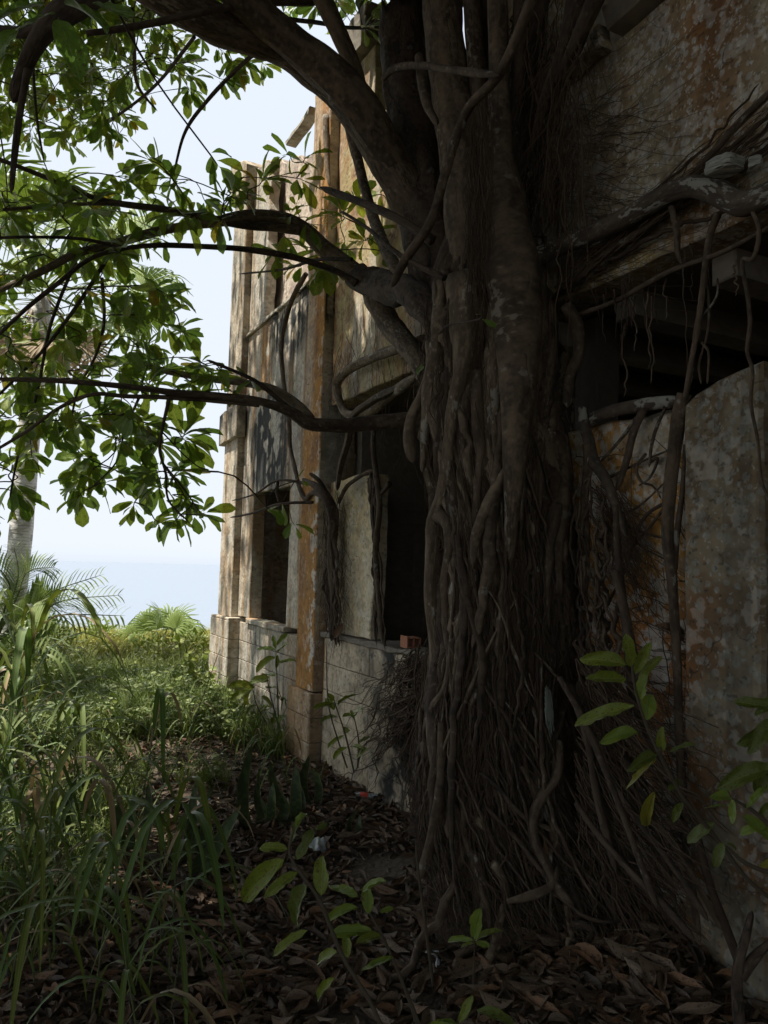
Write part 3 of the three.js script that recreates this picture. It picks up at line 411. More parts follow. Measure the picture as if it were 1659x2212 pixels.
// roots on the left half of the facade
wallTube('aerial_root', [[915, 735, 0.3], [860, 752, 0.2], [800, 775], [745, 805], [728, 828], [735, 870], [748, 893], [800, 890], [850, 850], [905, 808, 0.3]], [13, 12, 11, 10, 9, 8, 9, 10, 12, 12], rootPale, 0.08, { seg: 70, rs: 9 });
wallTube('aerial_root', [[800, 600, 0.3], [835, 690, 0.3], [875, 740, 0.35], [915, 800, 0.4], [930, 850, 0.4]], [30, 26, 24, 22, 14], barkA, 0.3, { seg: 44, rs: 12 });
wallTube('aerial_root', [[770, 600, 0.4], [830, 620, 0.4], [900, 640, 0.5], [960, 720, 0.5]], [28, 34, 36, 30], barkDark, 0.4, { seg: 40, rs: 12, rough: 0.2 });
wallTube('aerial_root', [[905, 815], [860, 838], [800, 868], [760, 905], [752, 950], [735, 1010], [728, 1060]], [9, 9, 8, 8, 7, 6], rootMid, 0.12, { seg: 50 });
wallTube('aerial_root', [[812, 890], [806, 960], [812, 1020], [820, 1090], [812, 1180], [818, 1280], [826, 1390]], [5, 6, 7, 7, 7, 6, 5], rootMid, 0.06, { seg: 60 });
wallTube('aerial_root', [[655, 1036, 0.16], [684, 1052, 0.14], [708, 1078, 0.10], [720, 1112, 0.06], [716, 1200, 0.05], [722, 1300, 0.05], [716, 1385, 0.05]], [4, 9, 12, 13, 10, 9, 8], rootDark, 0.1, { seg: 60, rs: 9 });
wallTube('aerial_root', [[661, 592], [636, 636], [621, 677], [608, 745], [614, 833], [625, 917], [627, 964], [639, 1018], [646, 1051], [659, 1078], [676, 1064], [700, 1075]], [6, 6, 5.5, 5, 5, 5, 5, 5, 5, 6, 7], rootMid, 0.09, { seg: 90 });
wallTube('aerial_root', [[732, 1086], [746, 1055], [762, 1040], [792, 1021], [808, 1016]], [4, 4.5, 4.5, 4], rootMid, 0.05, { seg: 30 });
wallTube('branch', [[676, 1085, 0.12], [610, 1088, 0.3], [540, 1110, 0.4], [496, 1118, 0.45]], [4, 3, 2.5, 1.5], barkDark, 0.2);
wallTube('branch', [[665, 1045, 0.15], [600, 1038, 0.3], [555, 1065, 0.4], [500, 1082, 0.45]], [4, 2.5, 2, 1.5], barkDark, 0.2);
wallTube('branch', [[600, 1040, 0.3], [598, 1060, 0.3], [602, 1085, 0.3]], [4, 4, 2], barkDark, 0.3);
wallTube('branch', [[710, 1075, 0.12], [690, 1040, 0.2], [668, 1022, 0.25]], [6, 5, 4], barkDark, 0.2);
wallTube('aerial_root', [[842, 1044], [825, 1065], [808, 1082]], [6, 5, 4], rootDark, 0.05);
const RR = rngOf(91);
for (let k = 0; k < 12; k++) { const x = lerp(700, 732, RR()), y0 = lerp(1085, 1130, RR()), y1 = lerp(1330, 1400, RR()); wallTube('aerial_root', [[708 + RR() * 14, y0], [x, lerp(y0, y1, 0.3)], [lerp(696, 734, RR()), lerp(y0, y1, 0.65)], [lerp(690, 738, RR()), y1]], [3.5 * RR() + 2, 3, 2.4], RR() < 0.5 ? rootDark : rootMid, 0.02 + 0.05 * RR(), { seg: 34, wander: 0.02 }); }
for (let k = 0; k < 12; k++) { const y0 = lerp(1000, 1060, RR()), y1 = lerp(1360, 1405, RR()); wallTube('aerial_root', [[lerp(796, 812, RR()), y0], [lerp(802, 818, RR()), 1120], [lerp(806, 826, RR()), 1250], [lerp(808, 836, RR()), y1]], [3 * RR() + 1.6, 3, 2], RR() < 0.5 ? rootDark : rootMid, 0.01 + 0.05 * RR(), { seg: 34, wander: 0.018 }); }
// sticks propped against the wall on the right, and curved roots at the foot
for (const [q, r, m, p] of [[[[1209, 1464], [1245, 1525], [1279, 1594], [1330, 1720], [1382, 1860], [1420, 1960]], [7, 8, 8, 7, 8], rootDark, 0.42], [[[1290, 1610], [1320, 1680], [1352, 1735], [1400, 1800], [1460, 1880], [1530, 1990]], [7, 7, 8, 8, 8], rootDark, 0.34], [[[1329, 1235], [1345, 1300], [1360, 1372], [1385, 1480]], [9, 10, 10, 8], rootDark, 0.25], [[[1245, 1735], [1290, 1800], [1360, 1880], [1440, 1960], [1500, 2030]], [6, 7, 8, 8], rootDark, 0.40], [[[1360, 1480], [1395, 1580], [1450, 1680], [1490, 1780]], [8, 8, 8, 8], rootDark, 0.2], [[[1500, 1780], [1530, 1900], [1570, 2010], [1600, 2090]], [8, 9, 10, 10], rootDark, 0.2], [[[1230, 1480], [1270, 1600], [1290, 1720], [1330, 1880]], [8, 8, 9, 9], rootDark, 0.38], [[[1300, 1540], [1380, 1700], [1420, 1800], [1460, 1960]], [6, 6, 7, 7], rootDark, 0.3], [[[1260, 1560], [1330, 1650], [1430, 1790], [1500, 1900], [1560, 2010]], [5, 6, 6, 7], rootMid, 0.28]]) wallTube('aerial_root', q, r, m, p, { seg: 50, rs: 8 });
coreTube('aerial_root', [[1208, 1600], [1199, 1680], [1170, 1722], [1152, 1762], [1154, 1815], [1178, 1868], [1200, 1912], [1240, 1960]], [10, 13, 14, 14, 14, 13, 12], rootMid, 0.06, { seg: 60 });
coreTube('aerial_root', [[955, 1560], [953, 1700], [940, 1780], [922, 1850], [905, 1900]], [8, 11, 12, 11, 9], rootMid, 0.05, { seg: 44 });
coreTube('aerial_root', [[1095, 1948], [1140, 1938], [1190, 1915], [1206, 1870]], [5, 9, 10, 6], rootMid, 0.07, { seg: 30 });
for (let k = 0; k < 16; k++) { const x = lerp(1232, 1330, RR()), y0 = lerp(930, 1250, RR()), y1 = y0 + lerp(250, 600, RR()); wallTube('aerial_root', [[x, y0, 0.2], [x + (RR() - 0.5) * 40, lerp(y0, y1, 0.35), 0.12], [x + (RR() - 0.3) * 60, lerp(y0, y1, 0.7), 0.14], [x + RR() * 70, y1, 0.2]], [3, 2 + 6 * RR() * RR(), 5, 2.5], RR() < 0.5 ? rootDark : rootMid, 0.1, { seg: 40, wander: 0.03, rough: 0.16 }); }
// strands that braid over the trunk
for (let k = 0; k < 84; k++) {
  const y0 = lerp(620, 1500, Math.pow(RR(), 0.8)), y1 = Math.min(2010, y0 + lerp(350, 900, RR())), n = 8, k0 = (RR() * 2 - 1) * 0.97, r = 2.5 + 9 * Math.pow(RR(), 2.2), pts = []; let kk = k0, vv = 0;
  for (let i = 0; i <= n; i++) { const y = lerp(y0, y1, i / n); vv = vv * 0.7 + (RR() - 0.5) * 0.11; kk = clamp(kk + vv, -1.0, 1.0); const c = core(y); pts.push([c.cx + c.hw * kk, y]); }
  coreTube('aerial_root', pts, [r * 0.6, r, r * 1.15, r * 0.9, r * 0.5], [rootMid, rootDark, rootDark, rootMid, rootPale][(RR() * 4.5) | 0], -0.01 + 0.085 * RR(), { seg: 46, rs: 8, rough: 0.26, wander: 0.010, flat: 0.3 });
}
// thick strands that part and fuse below the stems
for (let k = 0; k < 34; k++) {
  const y0 = lerp(580, 980, RR()), y1 = lerp(1250, 1900, RR()), n = 9, r = 7 + 9 * RR() * RR(), pts = []; let kk = (RR() * 2 - 1) * 0.85, vv = 0;
  for (let i = 0; i <= n; i++) { const y = lerp(y0, y1, i / n); vv = vv * 0.5 + (RR() - 0.5) * 0.26; kk = clamp(kk + vv * 0.8, -0.97, 0.97); const q = core(y); pts.push([q.cx + q.hw * kk, y]); }
  coreTube('aerial_root', pts, [r * 1.3, r, r * 1.2, r * 0.8, r * 0.9, r * 0.4], [rootPale, rootPale, barkA, rootMid, rootDark][(RR() * 4.7) | 0], -0.005 + 0.035 * RR(), { seg: 60, rs: 11, rough: 0.26, wander: 0.025, flat: 0.34 });
}
// slanting roots that cross the others
for (let k = 0; k < 34; k++) {
  const y0 = lerp(1000, 1750, RR()), s = RR() < 0.62 ? 1 : -1, k0 = s > 0 ? lerp(-0.9, 0.4, RR()) : lerp(0.0, 0.95, RR()), dk = s * lerp(0.35, 1.0, RR()), L = lerp(200, 520, RR()), r = 2.5 + 5 * RR() * RR(), pts = [];
  for (let i = 0; i <= 6; i++) { const y = Math.min(1990, y0 + (L * i) / 6), q = core(y); pts.push([q.cx + q.hw * clamp(k0 + dk * Math.pow(i / 6, 0.8) + (RR() - 0.5) * 0.05, -1, 1), y]); }
  coreTube('aerial_root', pts, [r * 0.6, r, r, r * 0.8, r * 0.4], [rootMid, rootDark, rootPale][(RR() * 2.6) | 0], 0.02 + 0.05 * RR(), { seg: 36, rs: 7, rough: 0.25, flat: 0.25 });
}
// roots that run out over the ground from the foot
for (let k = 0; k < 7; k++) {
  const k0 = lerp(-1.0, 0.9, (k + RR()) / 7), A = onCore(k0 + (RR() - 0.5) * 0.3, lerp(1640, 1800, RR()), 0.01), B = onCore(k0, 1925, 0.02), o = B.clone().sub(at(core(1900).cx, 1900, core(1900).z)).setY(0).normalize(), L = lerp(0.2, 0.75, RR()), C = B.clone().addScaledVector(o, L * 0.4), D = B.clone().addScaledVector(o, L).addScaledVector(V3(-o.z, 0, o.x), (RR() - 0.5) * 0.7), r = lerp(0.007, 0.019, RR());
  C.y = groundY(C.x, C.z) + 0.012; D.y = groundY(D.x, D.z) - 0.03; B.y = Math.max(B.y, groundY(B.x, B.z) + 0.05);
  part('surface_root', tube([A, B, C, D], [r, r * 1.1, r * 0.9, r * 0.5], { seg: 36, rs: 8, rough: 0.26, wander: 0.055, seed: TS++ }), [rootMid, rootDark, rootPale][(RR() * 2.4) | 0], fig);
}
// the uncountable: hair roots
{
  const gs = [], hair = (pts, r, wander, seg = 12) => gs.push(tube(pts, [r, r * 0.9, r * 0.5], { seg, rs: 3, rough: 0, seed: TS++, wander }));
  for (let k = 0; k < 1500; k++) {       // over the trunk
    const y0 = lerp(640, 1900, RR()), L = lerp(80, 420, RR()), k0 = (RR() * 2 - 1) * 1.03, dk = (RR() - 0.5) * 0.45, out = 0.01 + 0.07 * RR(), pts = [];
    for (let i = 0; i < 5; i++) { const y = Math.min(2040, y0 + (L * i) / 4); pts.push(onCore(k0 + dk * i * i / 16 + (RR() - 0.5) * 0.10, y, out * (1 - 0.3 * i / 4))); }
    hair(pts, lerp(0.0008, 0.0042, Math.pow(RR(), 3)), 0.035, 14);
  }
  for (let k = 0; k < 640; k++) {        // the skirt of the trunk, leaning out to both sides near the ground
    const left = RR() < 0.4, y0 = lerp(1380, 1800, RR()), x0 = left ? lerp(905, 960, RR()) : lerp(1240, 1300, RR()), x1 = left ? x0 - lerp(5, 70, RR()) : x0 + lerp(50, 300, RR()), y1 = Math.min(2040, y0 + lerp(140, 420, RR())), p0 = 0.35, p1 = left ? 0.05 : lerp(0.05, 0.4, RR());
    hair([onWall(x0, y0, p0), onWall(lerp(x0, x1, 0.45), lerp(y0, y1, 0.5), lerp(p0, p1, 0.5)), onWall(x1, y1, p1)], lerp(0.001, 0.0055, Math.pow(RR(), 2.5)), 0.035, 14);
  }
  for (let k = 0; k < 260; k++) {        // across the ochre panel and the foot of the wall beside the trunk
    const x0 = lerp(1240, 1480, RR()), y0 = lerp(930, 1900, Math.pow(RR(), 0.7)), a = (RR() - 0.35) * 2.4, L = lerp(50, 220, RR()), p = 0.015 + 0.06 * RR();
    hair([onWall(x0, y0, p), onWall(clamp(x0 + Math.cos(a) * L * 0.5, 1230, 1500), y0 + Math.abs(Math.sin(a)) * L * 0.55, p + 0.01), onWall(clamp(x0 + Math.cos(a) * L, 1225, 1520), y0 + Math.abs(Math.sin(a)) * L, p)], lerp(0.001, 0.0028, RR()), 0.02, 9);
  }
  for (let k = 0; k < 190; k++) {        // matted drape that slants over the ochre panel
    const t = RR(), x0 = lerp(1265, 1345, RR()), y0 = lerp(1020, 1160, RR()) + 0.4 * (x0 - 1265), L = lerp(0.35, 1, RR()), x1 = x0 + L * lerp(70, 150, RR()), y1 = y0 + L * lerp(120, 260, RR());
    hair([onWall(x0, y0, 0.10), onWall(lerp(x0, x1, 0.5), lerp(y0, y1, 0.42), 0.06 + 0.05 * RR()), onWall(Math.min(1475, x1), y1, 0.03)], lerp(0.0008, 0.0028, RR() * RR()), 0.03, 12);
  }
  for (let k = 0; k < 80; k++) {        // sheaf that rises from the diagonal root over the parapet face
    const t = RR(), low = RR() < 0.08, x0 = lerp(1190, 1480, t) , y0 = lerp(640, 440, t) + (low ? lerp(0, 50, RR()) : lerp(-40, 5, RR())), L = lerp(120, 460, RR()), sl = low ? -lerp(0.40, 0.55, RR()) : -lerp(0.72, 1.0, RR());
    hair([onWall(x0, y0, 0.05 + 0.05 * RR()), onWall(x0 + L * 0.5, y0 + L * 0.5 * sl, 0.05 + 0.08 * RR()), onWall(x0 + L, y0 + L * sl, 0.03 + 0.07 * RR())], lerp(0.001, 0.0045, Math.pow(RR(), 2.4)), 0.03, 14);
  }
  for (let k = 0; k < 130; k++) {        // thin lines over the parapet face
    const x0 = lerp(1190, 1300, RR()), y0 = lerp(200, 640, RR()), L = lerp(60, 330, RR()), a = -lerp(-0.5, 0.8, RR());
    hair([onWall(x0, y0, 0.012), onWall(x0 + L * 0.5 * Math.cos(a), y0 + L * 0.5 * Math.sin(a) + 8, 0.02), onWall(x0 + L * Math.cos(a), y0 + L * Math.sin(a), 0.01)], lerp(0.0008, 0.002, RR()), 0.03, 12);
  }
  for (let k = 0; k < 330; k++) {        // tangle between the stems and the pilaster, top right
    const x0 = lerp(1090, 1260, RR()), y0 = lerp(-40, 420, RR()), L = lerp(80, 420, RR()), a = Math.PI / 2 + (RR() - 0.4) * 0.9, p = lerp(0.08, 0.3, RR());
    hair([onWall(x0, y0, p), onWall(x0 + Math.cos(a) * L * 0.5, y0 + Math.sin(a) * L * 0.5, p), onWall(x0 + Math.cos(a) * L, y0 + Math.sin(a) * L, p * 0.8)], lerp(0.001, 0.005, Math.pow(RR(), 2)), 0.04, 12);
  }
  for (let k = 0; k < 170; k++) {        // beard hanging between the pale stems
    const x0 = lerp(1010, 1060, RR()), y0 = lerp(180, 500, RR()), L = lerp(100, 330, RR()), p = lerp(0.42, 0.55, RR());
    hair([onWall(x0, y0, p), onWall(x0 + (RR() - 0.5) * 22, y0 + L * 0.5, p), onWall(x0 + (RR() - 0.5) * 36, y0 + L, p)], lerp(0.001, 0.003, RR()), 0.03, 10);
  }
  for (let k = 0; k < 240; k++) {        // beard on the left facade: below the pale roots, and the bundle beside the pilaster
    const b = RR() < 0.45, x0 = b ? lerp(730, 900, RR()) : lerp(692, 745, RR()), y0 = b ? lerp(610, 900, RR()) : lerp(1060, 1330, RR()), L = b ? lerp(40, 190, RR()) : lerp(40, 160, RR()), p = 0.02 + 0.08 * RR();
    hair([onWall(x0, y0, p), onWall(x0 + (RR() - 0.5) * 36, y0 + L * 0.5, p), onWall(x0 + (RR() - 0.5) * 60, y0 + L, p)], lerp(0.0008, 0.0026, RR()), 0.03, 9);
  }
  for (let k = 0; k < 260; k++) {        // root mat spilling over the sill towards the ground, left of the trunk
    const x0 = lerp(880, 945, RR()), y0 = lerp(1400, 1560, RR()), L = lerp(50, 190, RR()) * (RR() < 0.12 ? 1.6 : 1), a = Math.PI * (0.5 + 0.36 * RR());
    hair([onWall(x0, y0, 0.25), onWall(x0 + Math.cos(a) * L * 0.5, y0 + Math.sin(a) * L * 0.5, 0.12), onWall(x0 + Math.cos(a) * L, y0 + Math.sin(a) * L, 0.03)], lerp(0.0012, 0.006, Math.pow(RR(), 2)), 0.08, 16);
  }
  const m = part('hair_roots', mergeGeometries(gs), fibreMat, fig); m.userData = { kind: 'stuff' };
}
// ---------------------------------------------------------------- leaves
// a leaf one unit long along +y, its face towards +z
function leafGeo(seed, { width = 0.4, fold = 0.16, curl = 0.2, n = 6, wav = 0.03, bite = 0, shape = 1.25, twist = 0 } = {}) {
  const R = rngOf(seed), pos = [], uv = [], idx = [], b1 = 0.3 + 0.5 * R(), b2 = 0.3 + 0.5 * R();
  for (let i = 0; i <= n; i++) {
    const t = i / n, w = 0.5 * width * Math.pow(Math.sin(Math.PI * clamp(Math.pow(t, shape), 0.0, 0.985)), 0.52) * (i === 0 ? 0.06 : 1) * (i === n ? 0.35 : 1), y = t - curl * 0.18 * t * t, z = -curl * t * t * 0.55;
    for (const s of [-1, -0.5, 0, 0.5, 1]) {
      let e = Math.abs(s); let ww = w * s; if (bite && e === 1) { const c = s < 0 ? b1 : b2; ww *= 1 - bite * bell(t, c, 0.14) - bite * 0.5 * R(); }
      const tw = twist * t, x0 = ww, z0 = e * w * fold * 2 + (e ? (R() - 0.5) * wav : 0);
      pos.push(x0 * Math.cos(tw) - z0 * Math.sin(tw), y, z + x0 * Math.sin(tw) + z0 * Math.cos(tw)); uv.push(0.5 + 0.5 * s * (w / (0.5 * width)), t);
    }
  }
  for (let i = 0; i < n; i++) for (let j = 0; j < 4; j++) { const a = i * 5 + j, b = a + 1, c = a + 5, d = c + 1; idx.push(a, b, c, b, d, c); }
  const g = new THREE.BufferGeometry(); g.setAttribute('position', new THREE.Float32BufferAttribute(pos, 3)); g.setAttribute('uv', new THREE.Float32BufferAttribute(uv, 2)); g.setIndex(idx); g.computeVertexNormals(); return g;
}
function leafTex(base, vein, spot, blotch) {
  return makeTex(128, 256, (u, v) => {
    const x = Math.abs(u - 0.5) * 2, n = fbm(u * 5, v * 9, 4), mid = sstep(0.07, 0.015, x), side = Math.abs(((v - x * 0.28) * 11) % 1 - 0.5), sv = sstep(0.10, 0.02, side) * sstep(1.0, 0.1, x) * (v > 0.05 ? 1 : 0), f = noise(u * 60, v * 110);
    let c = mix3(base, [base[0] * 1.5, base[1] * 1.35, base[2] * 1.2], n); c = mix3(c, vein, 0.7 * Math.max(mid, 0.6 * sv)); const sp = Math.max(sstep(0.66, 0.72, fbm(u * 12 + 5, v * 24 + 7, 3)), 0.8 * sstep(0.86, 0.97, x + 0.25 * (n - 0.5)) * sstep(0.45, 0.6, fbm(v * 5 + 2, u * 3, 2))); c = mix3(c, spot, blotch * sp);
    const g = 0.88 + 0.24 * f; return [c[0] * g, c[1] * g, c[2] * g, 0.5 - 0.4 * Math.max(mid, 0.5 * sv) + 0.1 * (n - 0.5)];
  });
}
const leafMat = (tx, tint, tr = 0.42, rough = 0.62) => new THREE.MeshPhysicalMaterial({ map: tx[0], bumpMap: tx[1], bumpScale: 0.002, color: new THREE.Color().setRGB(...tint), roughness: rough, transmission: tr, thickness: 0, ior: 1.42, side: THREE.DoubleSide });
const greenTx = leafTex([0.150, 0.245, 0.026], [0.30, 0.38, 0.09], [0.10, 0.075, 0.02], 0.7), limeTx = leafTex([0.125, 0.190, 0.030], [0.07, 0.12, 0.03], [0.20, 0.14, 0.03], 0.5), dryTx = leafTex([0.112, 0.078, 0.050], [0.15, 0.115, 0.085], [0.03, 0.021, 0.016], 0.9);
const figLeafMats = [leafMat(greenTx, [1, 1, 1], 0.58), leafMat(greenTx, [1.25, 1.2, 1.0], 0.6), leafMat(greenTx, [0.8, 0.9, 0.9], 0.5), leafMat(greenTx, [1.45, 1.2, 1.0], 0.6), leafMat(greenTx, [2.6, 1.35, 1.0], 0.5)];
const figLeafGeos = [0, 1, 2, 3, 4].map((i) => leafGeo(10 + i, { width: 0.40 + 0.03 * (i % 3), fold: 0.06 + 0.04 * i, curl: 0.08 + 0.10 * i, bite: i === 3 ? 0.3 : 0.04, shape: 1.75 }));
const UPV = V3(0, 1, 0);
function leafMatrix(base, dir, hint, len, wide = 1) {
  const y = dir.clone().normalize(), z = hint.clone().addScaledVector(y, -hint.dot(y)); if (z.lengthSq() < 1e-6) z.set(0.3, 0.1, 0.9).addScaledVector(y, -z.dot(y)); z.normalize();
  const x = y.clone().cross(z); return new THREE.Matrix4().makeBasis(x.multiplyScalar(len * wide), y.multiplyScalar(len), z.multiplyScalar(len)).setPosition(base);
}
// sprays of leaves: each is a tip point and the way it points
const LR = rngOf(4242), sprays = [];
const gaps = [[onWall(640, 420), 0.5], [wallPoint(0.9, 5.5, -0.62), 0.6], [wallPoint(0.5, 4.6, -0.62), 0.6], [wallPoint(1.3, 4.9, -0.62), 0.6], [onWall(770, 330), 0.5], [onWall(790, 390), 0.4], [wallPoint(2.1, 6.2, 0.1), 0.5], [onWall(1206, 90, 0.06), 0.14], [at(600, 60, 3.95), 0.14]];   // openings in the crown that let sun through
const open = (p, more) => { const d = V3(0, 0, 0); return gaps.some(([g, r]) => { d.subVectors(p, g); const t = d.dot(SUN); return t > 0.25 && d.addScaledVector(SUN, -t).length() < r + more; }); };
const inPoly = (x, y, P) => { let c = false; for (let i = 0, j = P.length - 1; i < P.length; j = i++) if ((P[i][1] > y) !== (P[j][1] > y) && x < ((P[j][0] - P[i][0]) * (y - P[i][1])) / (P[j][1] - P[i][1]) + P[i][0]) c = !c; return c; };
function fill(poly, gap, d0, d1, seed, keep = 1) {
  const R = rngOf(seed), xs = poly.map((p) => p[0]), ys = poly.map((p) => p[1]), x0 = Math.min(...xs), x1 = Math.max(...xs), y0 = Math.min(...ys), y1 = Math.max(...ys);
  for (let x = x0; x < x1; x += gap) for (let y = y0; y < y1; y += gap) { const px_ = x + (R() - 0.2) * gap * 1.1, py = y + (R() - 0.2) * gap * 1.1, k = R(), d = lerp(d0, d1, R()); if (inPoly(px_, py, poly) && k < keep && !(d > 5.2 && open(at(px_, py, d), 0.0))) sprays.push({ p: at(px_, py, d), d, n: 8 + Math.floor(R() * 5), s: 0.105 + 0.055 * R() }); }
}
// upper left: the far side of the crown; holes in the outlines are sky
fill([[-120, -90], [700, -90], [640, 0], [600, 70], [560, 90], [540, 165], [500, 195], [455, 160], [425, 215], [395, 175], [370, 200], [330, 235], [300, 170], [265, 190], [285, 270], [255, 310], [180, 290], [140, 320], [115, 250], [80, 300], [30, 310], [-120, 330]], 34, 5.0, 7.6, 1, 0.86);
fill([[-120, -90], [420, -90], [400, 60], [330, 120], [290, 190], [220, 260], [150, 300], [60, 240], [-120, 300]], 42, 4.3, 6.4, 2, 0.72);
fill([[545, 95], [610, 90], [655, 120], [668, 165], [640, 165], [600, 130], [560, 140]], 34, 6.2, 7.4, 3, 0.9);
fill([[620, -60], [980, -60], [960, 120], [930, 235], [905, 240], [905, 60], [800, 75], [760, 130], [700, 85], [640, 30]], 34, 6.8, 9.8, 4, 0.95);
// middle left
fill([[-100, 330], [60, 400], [120, 375], [190, 395], [250, 352], [340, 352], [385, 390], [440, 385], [510, 395], [530, 450], [470, 520], [400, 520], [330, 560], [240, 545], [140, 600], [-100, 620]], 44, 3.6, 5.0, 5, 0.66);
fill([[-100, 420], [140, 420], [230, 520], [180, 590], [60, 560], [-100, 640]], 64, 4.4, 5.6, 6, 0.45);
// lower left, hanging
fill([[-100, 560], [90, 600], [230, 590], [310, 595], [355, 625], [395, 690], [385, 745], [330, 735], [290, 790], [240, 770], [170, 800], [-100, 830]], 42, 3.7, 5.0, 7, 0.75);
fill([[-100, 830], [120, 790], [250, 800], [330, 760], [470, 775], [475, 830], [420, 885], [400, 905], [330, 900], [290, 930], [180, 900], [120, 950], [60, 930], [-100, 960]], 40, 3.5, 4.8, 8, 0.72);
fill([[160, 930], [300, 920], [395, 930], [405, 1000], [380, 1040], [440, 1110], [455, 1160], [425, 1160], [350, 1120], [310, 1130], [270, 1075], [180, 1075], [150, 1010]], 36, 3.6, 4.5, 9, 0.7);
fill([[-80, 950], [95, 960], [70, 1010], [45, 1030], [30, 1160], [-10, 1110], [-80, 1150]], 38, 3.8, 4.6, 10, 0.8);
fill([[110, 880], [180, 880], [160, 960], [120, 960]], 40, 3.8, 4.4, 11, 0.9);
fill([[600, -40], [965, -40], [955, 70], [910, 230], [900, 60], [830, 55], [760, 75], [700, 60], [640, 40]], 30, 5.1, 6.2, 12, 0.75);
// named little sprays near the facade
for (const [x, y, d, n, s] of [[455, 335, 3.0, 7, 0.115], [575, 385, 4.4, 6, 0.13], [625, 335, 4.6, 6, 0.14], [655, 350, 4.6, 5, 0.13], [700, 565, 5.1, 8, 0.15], [650, 575, 5.1, 8, 0.15], [615, 510, 5.0, 7, 0.14], [745, 470, 5.4, 8, 0.15], [790, 520, 5.4, 8, 0.15], [835, 545, 5.2, 7, 0.15], [640, 455, 5.0, 6, 0.12], [500, 425, 4.3, 7, 0.12], [640, 385, 4.6, 7, 0.16], [560, 400, 4.2, 7, 0.14], [535, 430, 4.2, 5, 0.12], [630, 470, 4.9, 6, 0.12], [660, 480, 4.9, 5, 0.12], [605, 545, 5.3, 8, 0.17], [690, 540, 5.2, 7, 0.17], [720, 470, 5.6, 7, 0.15], [770, 440, 5.6, 7, 0.15], [800, 500, 5.5, 7, 0.16], [745, 520, 5.6, 7, 0.14], [820, 420, 5.6, 6, 0.14], [545, 820, 3.95, 6, 0.14], [510, 850, 3.9, 4, 0.11], [478, 800, 3.9, 6, 0.12], [450, 790, 3.9, 6, 0.12], [1035, 690, 3.2, 2, 0.07], [930, 760, 3.9, 2, 0.08], [610, 1085, 5.9, 3, 0.15], [636, 1040, 5.9, 2, 0.16], [575, 1095, 5.7, 2, 0.18], [630, 1125, 5.9, 3, 0.16]]) sprays.push({ p: at(x, y, d), d, n, s, named: true });
const branchPts = []; for (const pts of LIMBS) { const c = new THREE.CatmullRomCurve3(pts.map(([x, y, d]) => at(x, y, d))); for (let i = 0; i <= 40; i++) branchPts.push(c.getPoint(i / 40)); }
const seen = [];  // {matrix, near, mat, geo}
const twigs = [];
const nodes = branchPts.map((p) => p.clone());
const order = sprays.map((s) => [s, Math.min(...branchPts.map((b) => b.distanceToSquared(s.p)))]).sort((a, b) => a[1] - b[1]).map((q) => q[0]);
order.forEach((s, i) => {
  let best = null, bd = 99; for (const b of nodes) { const d = b.distanceTo(s.p) + (b.y < s.p.y - 0.1 ? 0.1 : 0); if (d < bd && d > 0.06) { bd = d; best = b; } }
  const from = best.clone(); nodes.push(s.p.clone());
  const dir = s.p.clone().sub(from).normalize().multiplyScalar(0.7).add(V3((LR() - 0.5) * 0.6, -0.15 + (LR() - 0.5) * 0.5, (LR() - 0.5) * 0.6)).normalize();
  const mid = from.clone().lerp(s.p, 0.55).add(V3((LR() - 0.5) * 0.12, 0.08 * bd, (LR() - 0.5) * 0.12));
  twigs.push(tube([from, mid, s.p.clone(), s.p.clone().addScaledVector(dir, 0.05)], [0.0035 + 0.003 * Math.min(1.5, bd), 0.003 + 0.002 * Math.min(1.5, bd), 0.0022], { seg: 9, rs: 4, rough: 0.1, seed: i }));
  const a0 = LR() * 6.28, u = V3(0.3, 0.9, 0.2).cross(dir).normalize(), w = dir.clone().cross(u);
  for (let k = 0; k < s.n; k++) {
    const a = a0 + k * 2.4, open = 0.45 + 0.75 * (k / s.n) + 0.25 * LR(), ld = dir.clone().multiplyScalar(Math.cos(open)).addScaledVector(u, Math.cos(a) * Math.sin(open)).addScaledVector(w, Math.sin(a) * Math.sin(open)); ld.y -= 0.14; ld.normalize();
    const hint = V3((LR() - 0.5) * 1.3, 0.75, (LR() - 0.5) * 1.3 + 0.35), len = s.s * (0.55 + 0.8 * LR()), base = s.p.clone().addScaledVector(dir, 0.05 - 0.07 * (k / s.n)).addScaledVector(ld, 0.012);
    seen.push({ m: leafMatrix(base, ld, hint, len, 0.9 + 0.25 * LR()), show: len / s.d * (s.named ? 2 : 1), k: Math.floor(LR() * 5), t: LR() < 0.02 ? 4 : Math.floor(Math.pow(LR(), 1.2) * 4) });
  }
});
{ const m = part('twigs', mergeGeometries(twigs), barkDark, fig); m.userData = { kind: 'stuff' }; }
const inFrame = (m) => { const v = V3(0, 0, 0).setFromMatrixPosition(m).project(camera); return Math.abs(v.x) < 1.02 && Math.abs(v.y) < 1.02; };
camera.updateProjectionMatrix();
const own = seen.filter((l) => inFrame(l.m)).sort((a, b) => b.show - a.show).slice(0, 296), ownSet = new Set(own);
const figInv = new THREE.Matrix4().copy(fig.matrixWorld).invert();
for (const l of own) { const m = mesh('leaf', figLeafGeos[l.k], figLeafMats[l.t], fig); m.applyMatrix4(new THREE.Matrix4().multiplyMatrices(figInv, l.m)); }
